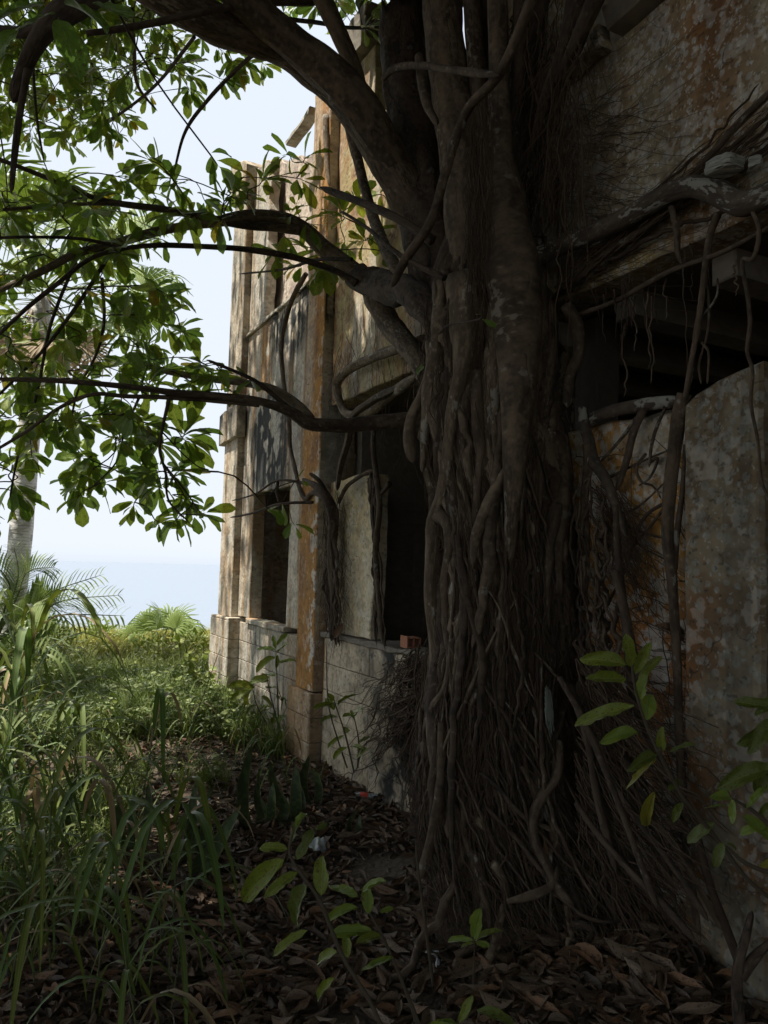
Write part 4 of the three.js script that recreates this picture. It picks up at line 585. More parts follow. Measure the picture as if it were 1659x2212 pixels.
function scatter(name, geo, mat, mats, parent, colors) { const im = new THREE.InstancedMesh(geo, mat, mats.length); const inv = parent === scene ? new THREE.Matrix4() : parent.matrixWorld.clone().invert(), t = new THREE.Matrix4(); mats.forEach((m, i) => { im.setMatrixAt(i, t.multiplyMatrices(inv, m)); if (colors) im.setColorAt(i, colors[i]); }); im.name = name; im.castShadow = im.receiveShadow = true; parent.add(im); im.userData = { kind: 'stuff' }; return im; }
for (let g = 0; g < 5; g++) { const ls = seen.filter((l) => !ownSet.has(l) && l.k === g); const col = ls.map((l) => new THREE.Color().setRGB(...[[1, 1, 1], [1.35, 1.25, 1], [0.8, 0.9, 0.9], [1.5, 1.25, 1], [2.6, 1.35, 1]][l.t])); scatter('foliage', figLeafGeos[g], leafMat(greenTx, [1, 1, 1], 0.5), ls.map((l) => l.m), fig, col); }
// the crown overhead and round the viewer: clumps of leaves in a thick shell, open towards the sea and over the ground beyond
function clumpGeo(seed, n, r, len, base) { const R = rngOf(seed), gs = []; for (let i = 0; i < n; i++) { const d = V3(R() - 0.5, R() - 0.5, R() - 0.5).normalize(), g = base.clone(); g.applyMatrix4(leafMatrix(d.clone().multiplyScalar(r * Math.cbrt(R())), d.clone().add(V3(0, -0.3, 0)), V3(R() - 0.5, 1, R() - 0.5), len * (0.7 + 0.6 * R()))); gs.push(g); } return mergeGeometries(gs); }
const simpleLeaf = leafGeo(77, { n: 2, width: 0.46, fold: 0.12, curl: 0.3 });
{
  const R = rngOf(17), mats = [], cols = [], d = V3(0, 0, 0), pr = V3(0, 0, 0);
  const m4 = new THREE.Matrix4(), q = new THREE.Quaternion(), e = new THREE.Euler();
  for (let i = 0; i < 27000; i++) {
    const w = R(), x = w < 0.3 ? lerp(-1.6, 5, R()) : w < 0.5 ? lerp(-3.4, 0.6, R()) : lerp(-8.5, 7, R()), z = w > 0.3 && w < 0.5 ? lerp(-7.5, 0, R()) : lerp(-11, 8, R()), h = lerp(5.4, 9.6, R()) + 0.6 * Math.sin(x * 0.9) * Math.cos(z * 0.8), p = V3(x, h, z), c = R();
    if (h < 5.9 && x > -1.5 && z < -3) continue;
    if (x < (z < -4.6 ? -4.1 : -2.7) && z < -2.2 && c > 0.12 + 0.5 * sstep(-4, -2.2, z)) continue;
    if (z > 2.2 && c > 0.30) continue;
    if (z < -8.2 && x < -0.8) continue;
    pr.copy(p).project(camera); if (pr.z < 1 && Math.abs(pr.x) < 1.15 && pr.y < 1.12) continue;
    if (open(p, 0.34)) continue;
    e.set(R() * 6.28, R() * 6.28, R() * 6.28); const s = 0.8 + 0.6 * R(); mats.push(new THREE.Matrix4().compose(p, q.setFromEuler(e), V3(s, s, s))); const k = 0.7 + 0.6 * R(); cols.push(new THREE.Color().setRGB(k, k, k));
  }
  scatter('crown', clumpGeo(3, 16, 0.34, 0.17, simpleLeaf), new THREE.MeshStandardMaterial({ color: new THREE.Color().setRGB(0.055, 0.080, 0.015), roughness: 0.7, side: THREE.DoubleSide }), mats, fig, cols);
}
// ---------------------------------------------------------------- ground, sea
const soilTx = makeTex(512, 512, (u, v) => { const n = fbm(u * 10, v * 10, 5), f = fbm(u * 70, v * 70, 3), c = mix3([0.050, 0.036, 0.025], [0.105, 0.078, 0.052], n * 0.6 + f * 0.4); return [c[0], c[1], c[2], 0.5 * n + 0.5 * f]; }, THREE.MirroredRepeatWrapping);
const ground = (() => {
  const pos = [], uv = [], idx = [], xs = [], zs = []; for (let x = -60; x < -9; x += 3) xs.push(x); for (let x = -9; x <= 5; x += 0.14) xs.push(x); for (let x = 6; x <= 60; x += 4) xs.push(x); for (let z = 30; z > 1; z -= 3) zs.push(z); for (let z = 1; z > -22; z -= 0.16) zs.push(z); for (let z = -23; z > -40; z -= 3) zs.push(z);
  for (const z of zs) for (const x of xs) { pos.push(x, groundY(x, z), z); uv.push(x / 1.6, z / 1.6); }
  const n = xs.length; for (let i = 0; i + 1 < zs.length; i++) for (let j = 0; j + 1 < n; j++) { const a = i * n + j, b = a + 1, c = a + n, d = c + 1; idx.push(a, b, c, b, d, c); }
  const g = new THREE.BufferGeometry(); g.setAttribute('position', new THREE.Float32BufferAttribute(pos, 3)); g.setAttribute('uv', new THREE.Float32BufferAttribute(uv, 2)); g.setIndex(idx); g.computeVertexNormals();
  return structure('ground', g, texMat(soilTx, 0.03));
})();
{
  const tx = makeTex(256, 256, (u, v) => { const n = fbm(u * 6, v * 22, 4); return [0.5, 0.5, 0.5, n]; }, THREE.MirroredRepeatWrapping); for (const t of tx) t.repeat.set(900, 900);
  const g = new THREE.PlaneGeometry(16000, 16000); g.rotateX(-Math.PI / 2); g.translate(0, -7, -8030);
  structure('sea', g, new THREE.MeshStandardMaterial({ color: new THREE.Color().setRGB(0.188, 0.224, 0.276), bumpMap: tx[1], bumpScale: 0.15, roughness: 0.45 }));
}
// ---------------------------------------------------------------- fallen leaves
const GR = rngOf(555);
const dryGeos = [0, 1, 2, 3].map((i) => leafGeo(50 + i, { n: 5, width: 0.27 + 0.035 * i, fold: [0.5, 0.25, 0.75, -0.35][i], curl: [-0.4, 0.3, 0.5, -0.2][i], wav: 0.08, bite: 0.2, twist: (i - 1.5) * 0.55 }));
const dryTints = [[1, 1, 1], [1.2, 1.05, 0.95], [0.6, 0.6, 0.63], [1.25, 1.35, 1.45], [1.25, 1.0, 0.8]], dryMats = dryTints.map((t) => new THREE.MeshStandardMaterial({ map: dryTx[0], bumpMap: dryTx[1], bumpScale: 0.004, roughness: 0.7, color: new THREE.Color().setRGB(...t), side: THREE.DoubleSide }));
function lying(x, z, len, lift) { const a = GR() * 6.28, b = V3(x, groundY(x, z) + lift, z), dir = V3(Math.cos(a), (GR() - 0.45) * 0.26, Math.sin(a)), up = GR() < 0.6 ? 1 : -1; return leafMatrix(b, dir, V3((GR() - 0.5) * 0.9, up, (GR() - 0.5) * 0.9), len, 0.85 + 0.4 * GR()); }
{
  const lists = [[], [], [], []], cols = [[], [], [], []], near = [];
  const dense = (x, z) => clamp(0.12 + 0.95 * sstep(-1.9, -0.4, x + 0.30 * (z + 4)) + 0.6 * bell(x, -1.2, 0.7) * bell(z, -7.2, 1.2));
  for (let i = 0; i < 46000; i++) {
    const x = lerp(-3.2, 2.4, GR()), z = lerp(-8.6, -1.6, GR()), k = (GR() * 4) | 0; if (GR() > dense(x, z) || fbm(x * 2.2 + 60, z * 2.2 + 60, 3) < 0.29) continue;
    const w = V3(x, 0, z).sub(ORG); if (w.dot(OUT) < -0.02) continue;
    const m = lying(x, z, 0.035 + 0.12 * GR() * (0.4 + 0.6 * GR()), 0.004 + 0.045 * GR()), c = dryTints[(Math.pow(GR(), 1.3) * 5) | 0], q = 0.45 + 1.0 * GR() * GR() + 0.25 * GR();
    lists[k].push(m); cols[k].push(new THREE.Color().setRGB(c[0] * q, c[1] * q, c[2] * q));
  }
  lists.forEach((l, k) => { const im = scatter('leaf_litter', dryGeos[k], new THREE.MeshStandardMaterial({ map: dryTx[0], bumpMap: dryTx[1], bumpScale: 0.004, roughness: 0.7, side: THREE.DoubleSide }), l, scene, cols[k]); im.name = numbered('leaf_litter'); });
  const tw = []; for (let i = 0; i < 420; i++) { const x = lerp(-2.4, 2.2, GR()), z = lerp(-7.5, -1.8, GR()), a = GR() * 6.28, L = 0.06 + 0.22 * GR() * GR(); if (V3(x, 0, z).sub(ORG).dot(OUT) < 0.1) continue; const y = groundY(x, z) + 0.05; tw.push(tube([V3(x, y, z), V3(x + Math.cos(a) * L * 0.5, y + 0.012 * GR(), z + Math.sin(a) * L * 0.5), V3(x + Math.cos(a + 0.2) * L, y + 0.01 * GR(), z + Math.sin(a + 0.2) * L)], [0.002 + 0.003 * GR(), 0.002, 0.001], { seg: 6, rs: 4, seed: i })); }
  const twm = mesh('fallen_twigs', mergeGeometries(tw), rootPale, ground); twm.userData = { kind: 'stuff' };
  const inv = ground.matrixWorld.clone().invert(); let n = 0;
  for (let i = 0; i < 4000 && n < 285; i++) { const p = onGround(lerp(430, 1560, GR()), lerp(1880, 2230, Math.sqrt(GR()))); if (p.clone().sub(ORG).dot(OUT) < 0.15 || GR() > dense(p.x, p.z)) continue; const m = mesh('fallen_leaf', dryGeos[(GR() * 4) | 0], dryMats[(Math.pow(GR(), 1.3) * 5) | 0], ground); m.applyMatrix4(lying(p.x, p.z, 0.07 + 0.10 * GR(), 0.035 + 0.025 * GR())); n++; }
}
// ---------------------------------------------------------------- grass and low weeds on the open ground
const bladeTx = makeTex(64, 256, (u, v) => { const n = fbm(u * 20, v * 6, 3), m = sstep(0.12, 0.03, Math.abs(u - 0.5)), c = mix3([0.082, 0.135, 0.016], [0.125, 0.180, 0.024], n); const k = mix3(c, [0.20, 0.22, 0.07], 0.6 * m); return [k[0], k[1], k[2], 0.5 + 0.3 * m]; });
const bladeMat = (t, tr = 0.4) => new THREE.MeshPhysicalMaterial({ map: bladeTx[0], color: new THREE.Color().setRGB(...t), roughness: 0.75, transmission: tr, thickness: 0, ior: 1.42, side: THREE.DoubleSide });
// a ribbon through points with a fold along its middle
function ribbon(pts, width, fold, n = 9, up = V3(0, 1, 0), prof = (t) => Math.pow(Math.sin(Math.PI * clamp(0.06 + 0.94 * t, 0, 0.995)), 0.5) * (1 - 0.35 * t)) {
  const c = new THREE.CatmullRomCurve3(pts), pos = [], uv = [], idx = [];
  for (let i = 0; i <= n; i++) { const t = i / n, p = c.getPoint(t), T = c.getTangent(t), S = T.clone().cross(up); if (S.lengthSq() < 1e-4) S.set(1, 0, 0); S.normalize(); const N = S.clone().cross(T), w = 0.5 * width * prof(t); for (const s of [-1, 0, 1]) { pos.push(...p.clone().addScaledVector(S, s * w).addScaledVector(N, Math.abs(s) * w * fold).toArray()); uv.push(0.5 + 0.5 * s, t); } }
  for (let i = 0; i < n; i++) for (let j = 0; j < 2; j++) { const a = i * 3 + j, b = a + 1, d = a + 3, e = d + 1; idx.push(a, b, d, b, e, d); }
  const g = new THREE.BufferGeometry(); g.setAttribute('position', new THREE.Float32BufferAttribute(pos, 3)); g.setAttribute('uv', new THREE.Float32BufferAttribute(uv, 2)); g.setIndex(idx); g.computeVertexNormals(); return g;
}
const stemMat = new THREE.MeshStandardMaterial({ color: new THREE.Color().setRGB(0.085, 0.105, 0.035), roughness: 0.8 }), woodStem = new THREE.MeshStandardMaterial({ color: new THREE.Color().setRGB(0.075, 0.058, 0.036), roughness: 0.9 });
const bladeMats = [bladeMat([1, 1, 1]), bladeMat([0.8, 0.95, 0.95]), bladeMat([1.25, 1.1, 0.8]), new THREE.MeshPhysicalMaterial({ color: new THREE.Color().setRGB(0.26, 0.185, 0.085), roughness: 0.85, transmission: 0.3, thickness: 0, side: THREE.DoubleSide })];
const GG = rngOf(808);
function grassPlant(label, base, H, n, lean, seed) {
  const R = rngOf(seed), t = thing('tall_grass', label, 'grass plant', base, 'tall broad-bladed grass plants on the open ground'), L = V3(lean, 1, (R() - 0.5) * 0.3).normalize(), top = L.clone().multiplyScalar(H);
  mesh('stem', tube([V3(0, -0.03, 0), L.clone().multiplyScalar(H * 0.5).add(V3((R() - 0.5) * 0.04, 0, 0)), top], [0.0042, 0.0032, 0.0016], { seg: 10, rs: 5, rough: 0.05, seed }), stemMat, t);
  for (let i = 0; i < n; i++) { const f = 0.12 + 0.85 * (i + 0.3) / n, s = L.clone().multiplyScalar(H * f), a = i * 2.7 + R() * 1.2, len = (0.34 + 0.34 * R()) * (0.6 + H * 0.45), o = V3(Math.cos(a), 0, Math.sin(a)), rise = 0.35 + 0.5 * R(), drop = 0.05 + 0.75 * R(); mesh('blade', ribbon([s, s.clone().addScaledVector(o, len * 0.22).add(V3(0, len * rise * 0.55, 0)), s.clone().addScaledVector(o, len * 0.55).add(V3(0, len * rise * 0.66, 0)), s.clone().addScaledVector(o, len * 0.86).add(V3(0, len * (rise * 0.5 - drop * 0.45), 0)), s.clone().addScaledVector(o, len * 0.98).add(V3(0, len * (rise * 0.35 - drop * 0.85), 0))], 0.020 + 0.018 * R(), 0.35, 9), bladeMats[R() < 0.13 ? 3 : (R() * 3) | 0], t); }
  return t;
}
{
  const protos = [], spots = [];
  for (let i = 0; i < 15; i++) spots.push([lerp(-30, 440, GG()), lerp(1990, 2330, GG()), 0.45 + 0.35 * GG()]);
  for (let i = 0; i < 13; i++) spots.push([lerp(-60, 330, Math.pow(GG(), 1.2)), lerp(1730, 1960, GG()), 0.5 + 0.4 * GG()]);
  for (let i = 0; i < 12; i++) spots.push([lerp(-90, 95, GG()), lerp(1540, 1720, GG()), 0.8 + 0.6 * GG()]);
  for (let i = 0; i < 10; i++) spots.push([lerp(120, 420, GG()), lerp(1590, 1720, GG()), 0.25 + 0.25 * GG()]);
  for (let i = 0; i < 10; i++) spots.push([lerp(400, 690, GG()), lerp(1600, 1740, GG()), 0.28 + 0.2 * GG()]);
  const label = 'tall grass plant with broad drooping green blades among its like left of the ruin';
  spots.forEach(([x, y, H], i) => {
    const p = onGround(x, y); if (i < 9) { protos.push(grassPlant(label, p, 0.75, 6 + (i % 4), (GG() - 0.5) * 0.5, 900 + i)); protos[i].scale.setScalar(H / 0.75); return; }
    const o = protos[i % 9].clone(); o.name = numbered('tall_grass'); o.position.copy(p); o.rotation.y = GG() * 6.28; o.scale.setScalar(H / 0.75); scene.add(o);
  });
  // the long pale stalk that leans right across the clearing
  const q = tag(mesh('grass_stalk', tube([onGround(215, 1970), at(290, 1815, 4.2), at(385, 1640, 4.6), at(478, 1395, 5.2)], [0.006, 0.005, 0.0022], { seg: 24, rs: 6, seed: 77, rough: 0.04 }), stemMat, scene), 'single long pale grass stalk leaning right across the clearing', 'grass stalk');
}
// ground cover
{
  const one = (seed, n, h, w) => { const R = rngOf(seed), gs = []; for (let i = 0; i < n; i++) { const a = R() * 6.28, o = V3(Math.cos(a), 0, Math.sin(a)), l = h * (0.6 + 0.6 * R()), s = V3((R() - 0.5) * 0.06, -0.01, (R() - 0.5) * 0.06); gs.push(ribbon([s, s.clone().addScaledVector(o, l * 0.15).add(V3(0, l * 0.6, 0)), s.clone().addScaledVector(o, l * (0.35 + 0.3 * R())).add(V3(0, l * (0.55 + 0.45 * R()), 0))], w, 0.3, 4)); } return mergeGeometries(gs); };
  const tuft = one(5, 14, 0.34, 0.007), mats = [], cols = [], mats2 = [], cols2 = [], e = new THREE.Euler(), q = new THREE.Quaternion();
  const weedLeaf = leafGeo(91, { n: 3, width: 0.55, fold: 0.1, curl: 0.25 }), gs = [], R = rngOf(6);
  for (let i = 0; i < 15; i++) { const a = R() * 6.28, h = 0.05 + 0.22 * (i / 15), g = weedLeaf.clone(); g.applyMatrix4(leafMatrix(V3((R() - 0.5) * 0.06, h, (R() - 0.5) * 0.06), V3(Math.cos(a), 1.3 * (R() - 0.35), Math.sin(a)), V3(R() - 0.5, 0.8, R() - 0.5), 0.04 + 0.03 * R())); gs.push(g); }
  const weed = mergeGeometries(gs);
  for (let i = 0; i < 52000; i++) {
    const z = -lerp(3.4, 17.5, Math.pow(GG(), 0.95)), x = lerp(-8.5, -0.4, GG()), w = V3(x, 0, z).sub(ORG), o = w.dot(OUT), s = w.dot(DIR); if (o < 0.15 && s < 2.6) continue; if (x > -1.4 + 0.42 * (z + 4) * (z < -4 ? 0.35 : 1) && z > -5.6) continue; if (z > -7.4 && x > -1.9 && GG() < 0.4) continue;
    const bare = 0.35 * bell(x, -1.6, 0.4) * bell(z, -6.4, 0.6) + 0.8 * bell(x, -0.9, 0.5) * bell(z, -4.6, 0.9); if (GG() < bare) continue; if (fbm(x * 0.8 + 3, z * 0.8, 3) < 0.36) continue;
    const far = sstep(-8.5, -13, z), sc = lerp(0.6, 1.25, GG()) * lerp(0.75, 1.15, sstep(-5, -8, z)); e.set((GG() - 0.5) * 0.4, GG() * 6.28, (GG() - 0.5) * 0.4); const m = new THREE.Matrix4().compose(V3(x, groundY(x, z), z), q.setFromEuler(e), V3(sc, sc, sc)), k = 0.75 + 0.6 * GG(), dry = far * GG() > 0.55;
    const c = dry ? new THREE.Color().setRGB(2.8 * k, 1.9 * k, 1.6 * k) : new THREE.Color().setRGB(k * lerp(1.0, 1.9, far), k * lerp(1, 1.3, far), k * 0.75); if (GG() < lerp(0.76, 0.82, far)) { mats.push(m); cols.push(c); } else { mats2.push(m); cols2.push(c); }
  }
  scatter('grass', tuft, bladeMat([1, 1, 1], 0.4), mats, scene, cols); scatter('ground_cover', weed, leafMat(greenTx, [0.72, 0.66, 0.65], 0.45), mats2, scene, cols2);
}
// ---------------------------------------------------------------- seedlings and saplings from sketch points
const sapTx = leafTex([0.170, 0.235, 0.024], [0.40, 0.46, 0.12], [0.16, 0.10, 0.025], 0.95);
const saplingMats = { dark: leafMat(sapTx, [0.5, 0.52, 0.6], 0.35, 0.5), mid: leafMat(sapTx, [0.85, 0.85, 0.7], 0.4, 0.55), lime: leafMat(limeTx, [1.25, 1.25, 0.9], 0.4, 0.55), yellow: leafMat(limeTx, [1.7, 1.15, 0.7], 0.4, 0.6) };
const bigLeafGeos = [0, 1, 2, 3].map((i) => leafGeo(130 + i, { n: 11, width: 0.40, fold: 0.10 + 0.06 * i, curl: 0.10 + 0.14 * i, wav: 0.07, bite: i === 2 ? 0.35 : 0.14, shape: 1.15, twist: (i - 1.5) * 0.35 }));
const SR = rngOf(321);
// stems: lists of [x, y, depth]; leaves: [base x, base y, tip x, tip y, kind, width]
function sapling(name, label, category, depth, stems, leaves, r = 0.006, mat = stemMat, group) {
  const b = stems[0][0], base = b.length > 2 ? at(b[0], b[1], b[2]) : at(b[0], b[1], depth), t = thing(name, label, category, base, group);
  for (const st of stems) part('stem', tube(st.map(([x, y, d]) => at(x, y, d ?? depth)), [r, r * 0.85, r * 0.45], { seg: st.length * 5, rs: 7, rough: 0.08, seed: TS++ }), mat, t);
  for (const [x0, y0, x1, y1, kind = 'mid', w = 1] of leaves) {
    const A = at(x0, y0, depth + (SR() - 0.5) * 0.03), B = at(x1, y1, depth + (SR() - 0.5) * 0.12 * depth * 0.5), d = B.clone().sub(A), L = d.length(), toEye = EYE.clone().sub(A).normalize();
    const hint = toEye.multiplyScalar(0.75).add(V3((SR() - 0.5) * 0.5, 0.7, (SR() - 0.5) * 0.3));
    const m = mesh('leaf', bigLeafGeos[(SR() * 4) | 0], saplingMats[kind], t); m.applyMatrix4(new THREE.Matrix4().multiplyMatrices(t.matrixWorld.clone().invert(), leafMatrix(A, d, hint, L * 1.0, w * 0.92)));
  }
  return t;
}
const c6 = (x, y) => [x * 0.5 + 829.5, y * 0.5 + 1244], c7 = (x, y) => [x * 0.5, y * 0.5 + 1590], c8 = (x, y) => [x * 0.5 + 829.5, y * 0.5 + 1590], c5 = (x, y) => [x * 0.5, y * 0.5 + 1244];
const LV = (f, rows) => rows.map(([a, b, c, d, k, w]) => [...f(a, b), ...f(c, d), k, w]), ST = (f, rows) => rows.map(([a, b, d]) => (d ? [...f(a, b), d] : f(a, b)));
sapling('sapling', 'tall sapling with long bright green leaves in front of the ochre panel', 'sapling', 2.45, [ST(c6, [[1700, 1420], [1560, 1300], [1470, 1180], [1400, 1090], [1300, 970], [1200, 790], [1125, 625], [1080, 460], [1064, 275]]), ST(c6, [[1180, 760], [1215, 735], [1240, 730]])],
  LV(c6, [[1050, 385, 845, 325, 'mid', 1.0], [1048, 445, 870, 435, 'mid', 1.5], [1066, 390, 1058, 258, 'mid', 1.2], [1085, 425, 1150, 285, 'mid', 0.8], [1098, 440, 1200, 342, 'mid', 0.7], [1100, 540, 1128, 425, 'lime', 1.2], [1134, 625, 1150, 502, 'lime', 1.5], [1080, 560, 805, 632, 'mid', 0.75], [1100, 676, 932, 686, 'lime', 0.9], [1192, 760, 1208, 668, 'mid', 1.0], [1236, 762, 1342, 712, 'dark', 0.9], [1180, 772, 1062, 806, 'dark', 0.8], [1175, 785, 1040, 920, 'yellow', 0.6], [1228, 930, 1280, 872, 'dark', 1.0], [1290, 978, 1244, 1060, 'dark', 1.0], [1172, 928, 1094, 1118, 'yellow', 0.6], [1428, 1068, 1298, 1150, 'dark', 1.1]]), 0.0075, woodStem);
sapling('sapling', 'bushy sapling with broad dark leaves beside the grey pillar', 'sapling', 2.1, [ST(c6, [[1800, 1500], [1720, 1200], [1700, 900], [1690, 560]]), ST(c6, [[1740, 1150], [1600, 1020], [1500, 960]]), ST(c6, [[1720, 1300], [1560, 1240], [1470, 1160]])],
  LV(c6, [[1700, 580, 1516, 522, 'dark', 1.1], [1700, 690, 1534, 690, 'dark', 1.0], [1700, 620, 1560, 740, 'dark', 0.9], [1690, 830, 1424, 878, 'dark', 0.85], [1690, 800, 1570, 940, 'dark', 1.0], [1660, 900, 1560, 1005, 'lime', 0.8], [1500, 960, 1428, 930, 'lime', 1.1], [1505, 960, 1508, 1072, 'lime', 0.8], [1480, 990, 1384, 1000, 'lime', 0.6], [1680, 1080, 1520, 1100, 'lime', 1.0], [1690, 1150, 1560, 1030, 'lime', 1.1], [1690, 980, 1600, 1040, 'dark', 1], [1470, 1150, 1412, 1260, 'dark', 1.1], [1480, 1150, 1520, 1170, 'dark', 1.0], [1700, 1240, 1620, 1240, 'yellow', 1.2], [1740, 500, 1600, 600, 'dark', 1.1]]), 0.007, woodStem);
sapling('sapling', 'leaning sapling with wide drooping leaves in the middle of the leaf litter', 'sapling', 2.35, [ST(c7, [[1680, 1330], [1600, 1150], [1480, 950], [1370, 690], [1290, 580], [1250, 500], [1268, 400]])],
  LV(c7, [[1242, 490, 1118, 468, 'mid', 1.3], [1256, 470, 1290, 335, 'dark', 0.8], [1282, 535, 1355, 395, 'dark', 1.2], [1365, 405, 1416, 375, 'dark', 1.2], [1232, 530, 985, 716, 'mid', 0.85], [1290, 585, 1135, 690, 'mid', 0.9], [1330, 645, 1215, 832, 'dark', 1.35], [1388, 690, 1392, 508, 'mid', 1.25], [1330, 840, 1160, 935, 'mid', 0.8], [1458, 935, 1345, 965, 'mid', 1.2], [1450, 1045, 1335, 1142, 'mid', 0.8], [1280, 400, 1320, 300, 'lime', 0.7]]), 0.0075, woodStem);
sapling('sapling', 'lime green young sapling just right of the leaning one', 'sapling', 2.5, [ST(c7, [[1850, 1400], [1760, 1120], [1659, 880], [1590, 750], [1560, 690]])],
  LV(c7, [[1545, 690, 1418, 640, 'lime', 1.1], [1565, 690, 1630, 600, 'lime', 1.0], [1590, 770, 1592, 630, 'lime', 1.2], [1550, 740, 1385, 770, 'lime', 0.7], [1612, 850, 1432, 832, 'lime', 1.0], [1500, 960, 1500, 830, 'mid', 1.1], [1640, 760, 1700, 740, 'lime', 1.0], [1650, 860, 1545, 880, 'mid', 0.9], [1700, 950, 1560, 1010, 'lime', 0.7]]), 0.006, woodStem);
sapling('seedling', 'small lime green seedling on a thin stalk at the tree foot', 'seedling', 2.72, [ST(c8, [[382, 1160], [388, 1000], [392, 890]])], LV(c8, [[388, 885, 258, 868, 'lime', 0.7], [390, 878, 405, 748, 'lime', 1.1], [392, 885, 495, 820, 'mid', 0.8], [395, 890, 460, 905, 'lime', 1.2], [390, 895, 320, 905, 'mid', 0.6]]), 0.004, woodStem);
sapling('seedling', 'ragged seedling with two upright leaves at the bottom edge of the litter', 'seedling', 2.3, [ST(c8, [[330, 1330], [325, 1240]])], LV(c8, [[325, 1240, 380, 1120, 'mid', 0.9], [320, 1245, 240, 1225, 'lime', 0.8], [330, 1260, 165, 1235, 'lime', 0.7], [400, 1185, 575, 1230, 'dark', 1.0]]), 0.004, woodStem);
sapling('bare_stem', 'bare upright woody stem standing in the litter before the trunk', 'stem', 2.8, [ST(c8, [[240, 1300], [205, 1020], [165, 720], [145, 560], [136, 450]])], [], 0.007, woodStem);
sapling('bare_stem', 'thin bare stick slanting up from the bottom edge', 'stem', 2.5, [ST(c8, [[160, 1260], [90, 1090], [0, 880]])], [], 0.006, woodStem);
sapling('dead_stump', 'dark broken stick standing against the roots by the pillar foot', 'stump', 2.35, [ST(c8, [[1560, 1420], [1530, 1180], [1530, 1000], [1565, 860], [1590, 755]]), ST(c8, [[1540, 1040], [1600, 960], [1680, 880]])], [], 0.020, barkDark);
sapling('seedling', 'yellow-green seedling with upright leaves in the grass on the left', 'seedling', 4.4, [ST(c7, [[235, 620], [215, 430], [210, 300]])], LV(c7, [[210, 295, 252, 212, 'lime', 1.2], [206, 300, 112, 284, 'lime', 0.9], [214, 350, 272, 292, 'lime', 1.2], [204, 270, 112, 250, 'mid', 0.7], [215, 450, 140, 430, 'mid', 0.8], [220, 500, 260, 440, 'mid', 0.8]]), 0.005, woodStem);
sapling('shrub', 'leafy green shrub below the window sill between the pilasters', 'shrub', 6.6, [ST(c5, [[1205, 660], [1198, 480], [1192, 320]]), ST(c5, [[1200, 640], [1165, 500], [1150, 420]]), ST(c5, [[1160, 650], [1110, 560], [1090, 480]])],
  LV(c5, [[1192, 315, 1178, 250, 'lime', 1.0], [1196, 300, 1248, 236, 'lime', 0.7], [1190, 318, 1104, 310, 'lime', 0.9], [1200, 330, 1238, 280, 'mid', 0.9], [1192, 350, 1086, 398, 'mid', 0.9], [1196, 380, 1275, 352, 'mid', 0.9], [1194, 400, 1200, 340, 'mid', 1], [1165, 440, 1080, 440, 'mid', 1.2], [1160, 450, 1040, 470, 'mid', 1.0], [1100, 480, 990, 470, 'mid', 1.3], [1090, 490, 985, 520, 'mid', 1.1], [1100, 480, 1040, 530, 'mid', 1.2], [1190, 430, 1130, 420, 'mid', 1.1], [1195, 530, 1235, 520, 'dark', 1.3], [1190, 480, 1150, 480, 'mid', 1.2], [1160, 560, 1100, 600, 'mid', 1.2], [1195, 580, 1170, 640, 'mid', 1.2], [1110, 560, 1050, 590, 'dark', 1.1], [1180, 640, 1230, 600, 'dark', 1.0], [1130, 520, 1180, 560, 'mid', 1.1]]), 0.006, woodStem);
sapling('shrub', 'thin shrub of two stems against the block wall beside the rusty pilaster', 'shrub', 5.2, [ST(c5, [[1530, 850], [1490, 680], [1450, 560], [1438, 520]]), ST(c5, [[1545, 830], [1550, 720], [1528, 600]]), ST(c5, [[1500, 830], [1470, 740], [1420, 560], [1410, 290]])],
  LV(c5, [[1440, 555, 1352, 560, 'mid', 0.8], [1440, 540, 1425, 505, 'mid', 1.8], [1445, 580, 1410, 520, 'mid', 1.2], [1460, 610, 1366, 615, 'dark', 0.4], [1530, 610, 1486, 590, 'lime', 1.0], [1532, 605, 1560, 565, 'lime', 0.8], [1530, 620, 1515, 575, 'lime', 1], [1490, 690, 1395, 740, 'mid', 0.6], [1490, 680, 1500, 650, 'mid', 1.5], [1500, 740, 1420, 785, 'mid', 0.8], [1460, 560, 1520, 490, 'mid', 0.4], [1550, 720, 1600, 690, 'dark', 1], [1540, 790, 1580, 740, 'mid', 1.1], [1520, 740, 1560, 730, 'mid', 1.0]]), 0.006, woodStem);
{ // creeper-like shrub at the far corner: stems and small leaves
  const t = thing('shrub', 'small-leaved straggling shrub growing up the far corner plinth', 'shrub', onGround(425, 1550)), R = rngOf(66), gs = [];
  for (let s = 0; s < 9; s++) { const x0 = lerp(400, 450, R()), x1 = lerp(385, 462, R()), y1 = lerp(1345, 1450, R()); const P = [at(x0, 1560, 8.5), at(lerp(x0, x1, 0.4), 1490, 8.5 - 0.2 * R()), at(x1, y1, 8.5 - 0.4 * R())]; part('stem', tube(P, [0.006, 0.004, 0.002], { seg: 10, rs: 5, seed: 400 + s }), woodStem, t); const c = new THREE.CatmullRomCurve3(P); for (let k = 0; k < 20; k++) { const q = c.getPoint(0.2 + 0.8 * R()), m = mesh('leaf', figLeafGeos[k % 5], saplingMats[R() < 0.3 ? 'lime' : 'mid'], t); m.applyMatrix4(new THREE.Matrix4().multiplyMatrices(t.matrixWorld.clone().invert(), leafMatrix(q, V3(R() - 0.5, R() - 0.6, R() - 0.5), V3(R() - 0.5, 0.8, 0.8), 0.07 + 0.05 * R(), 1.3))); } }
}
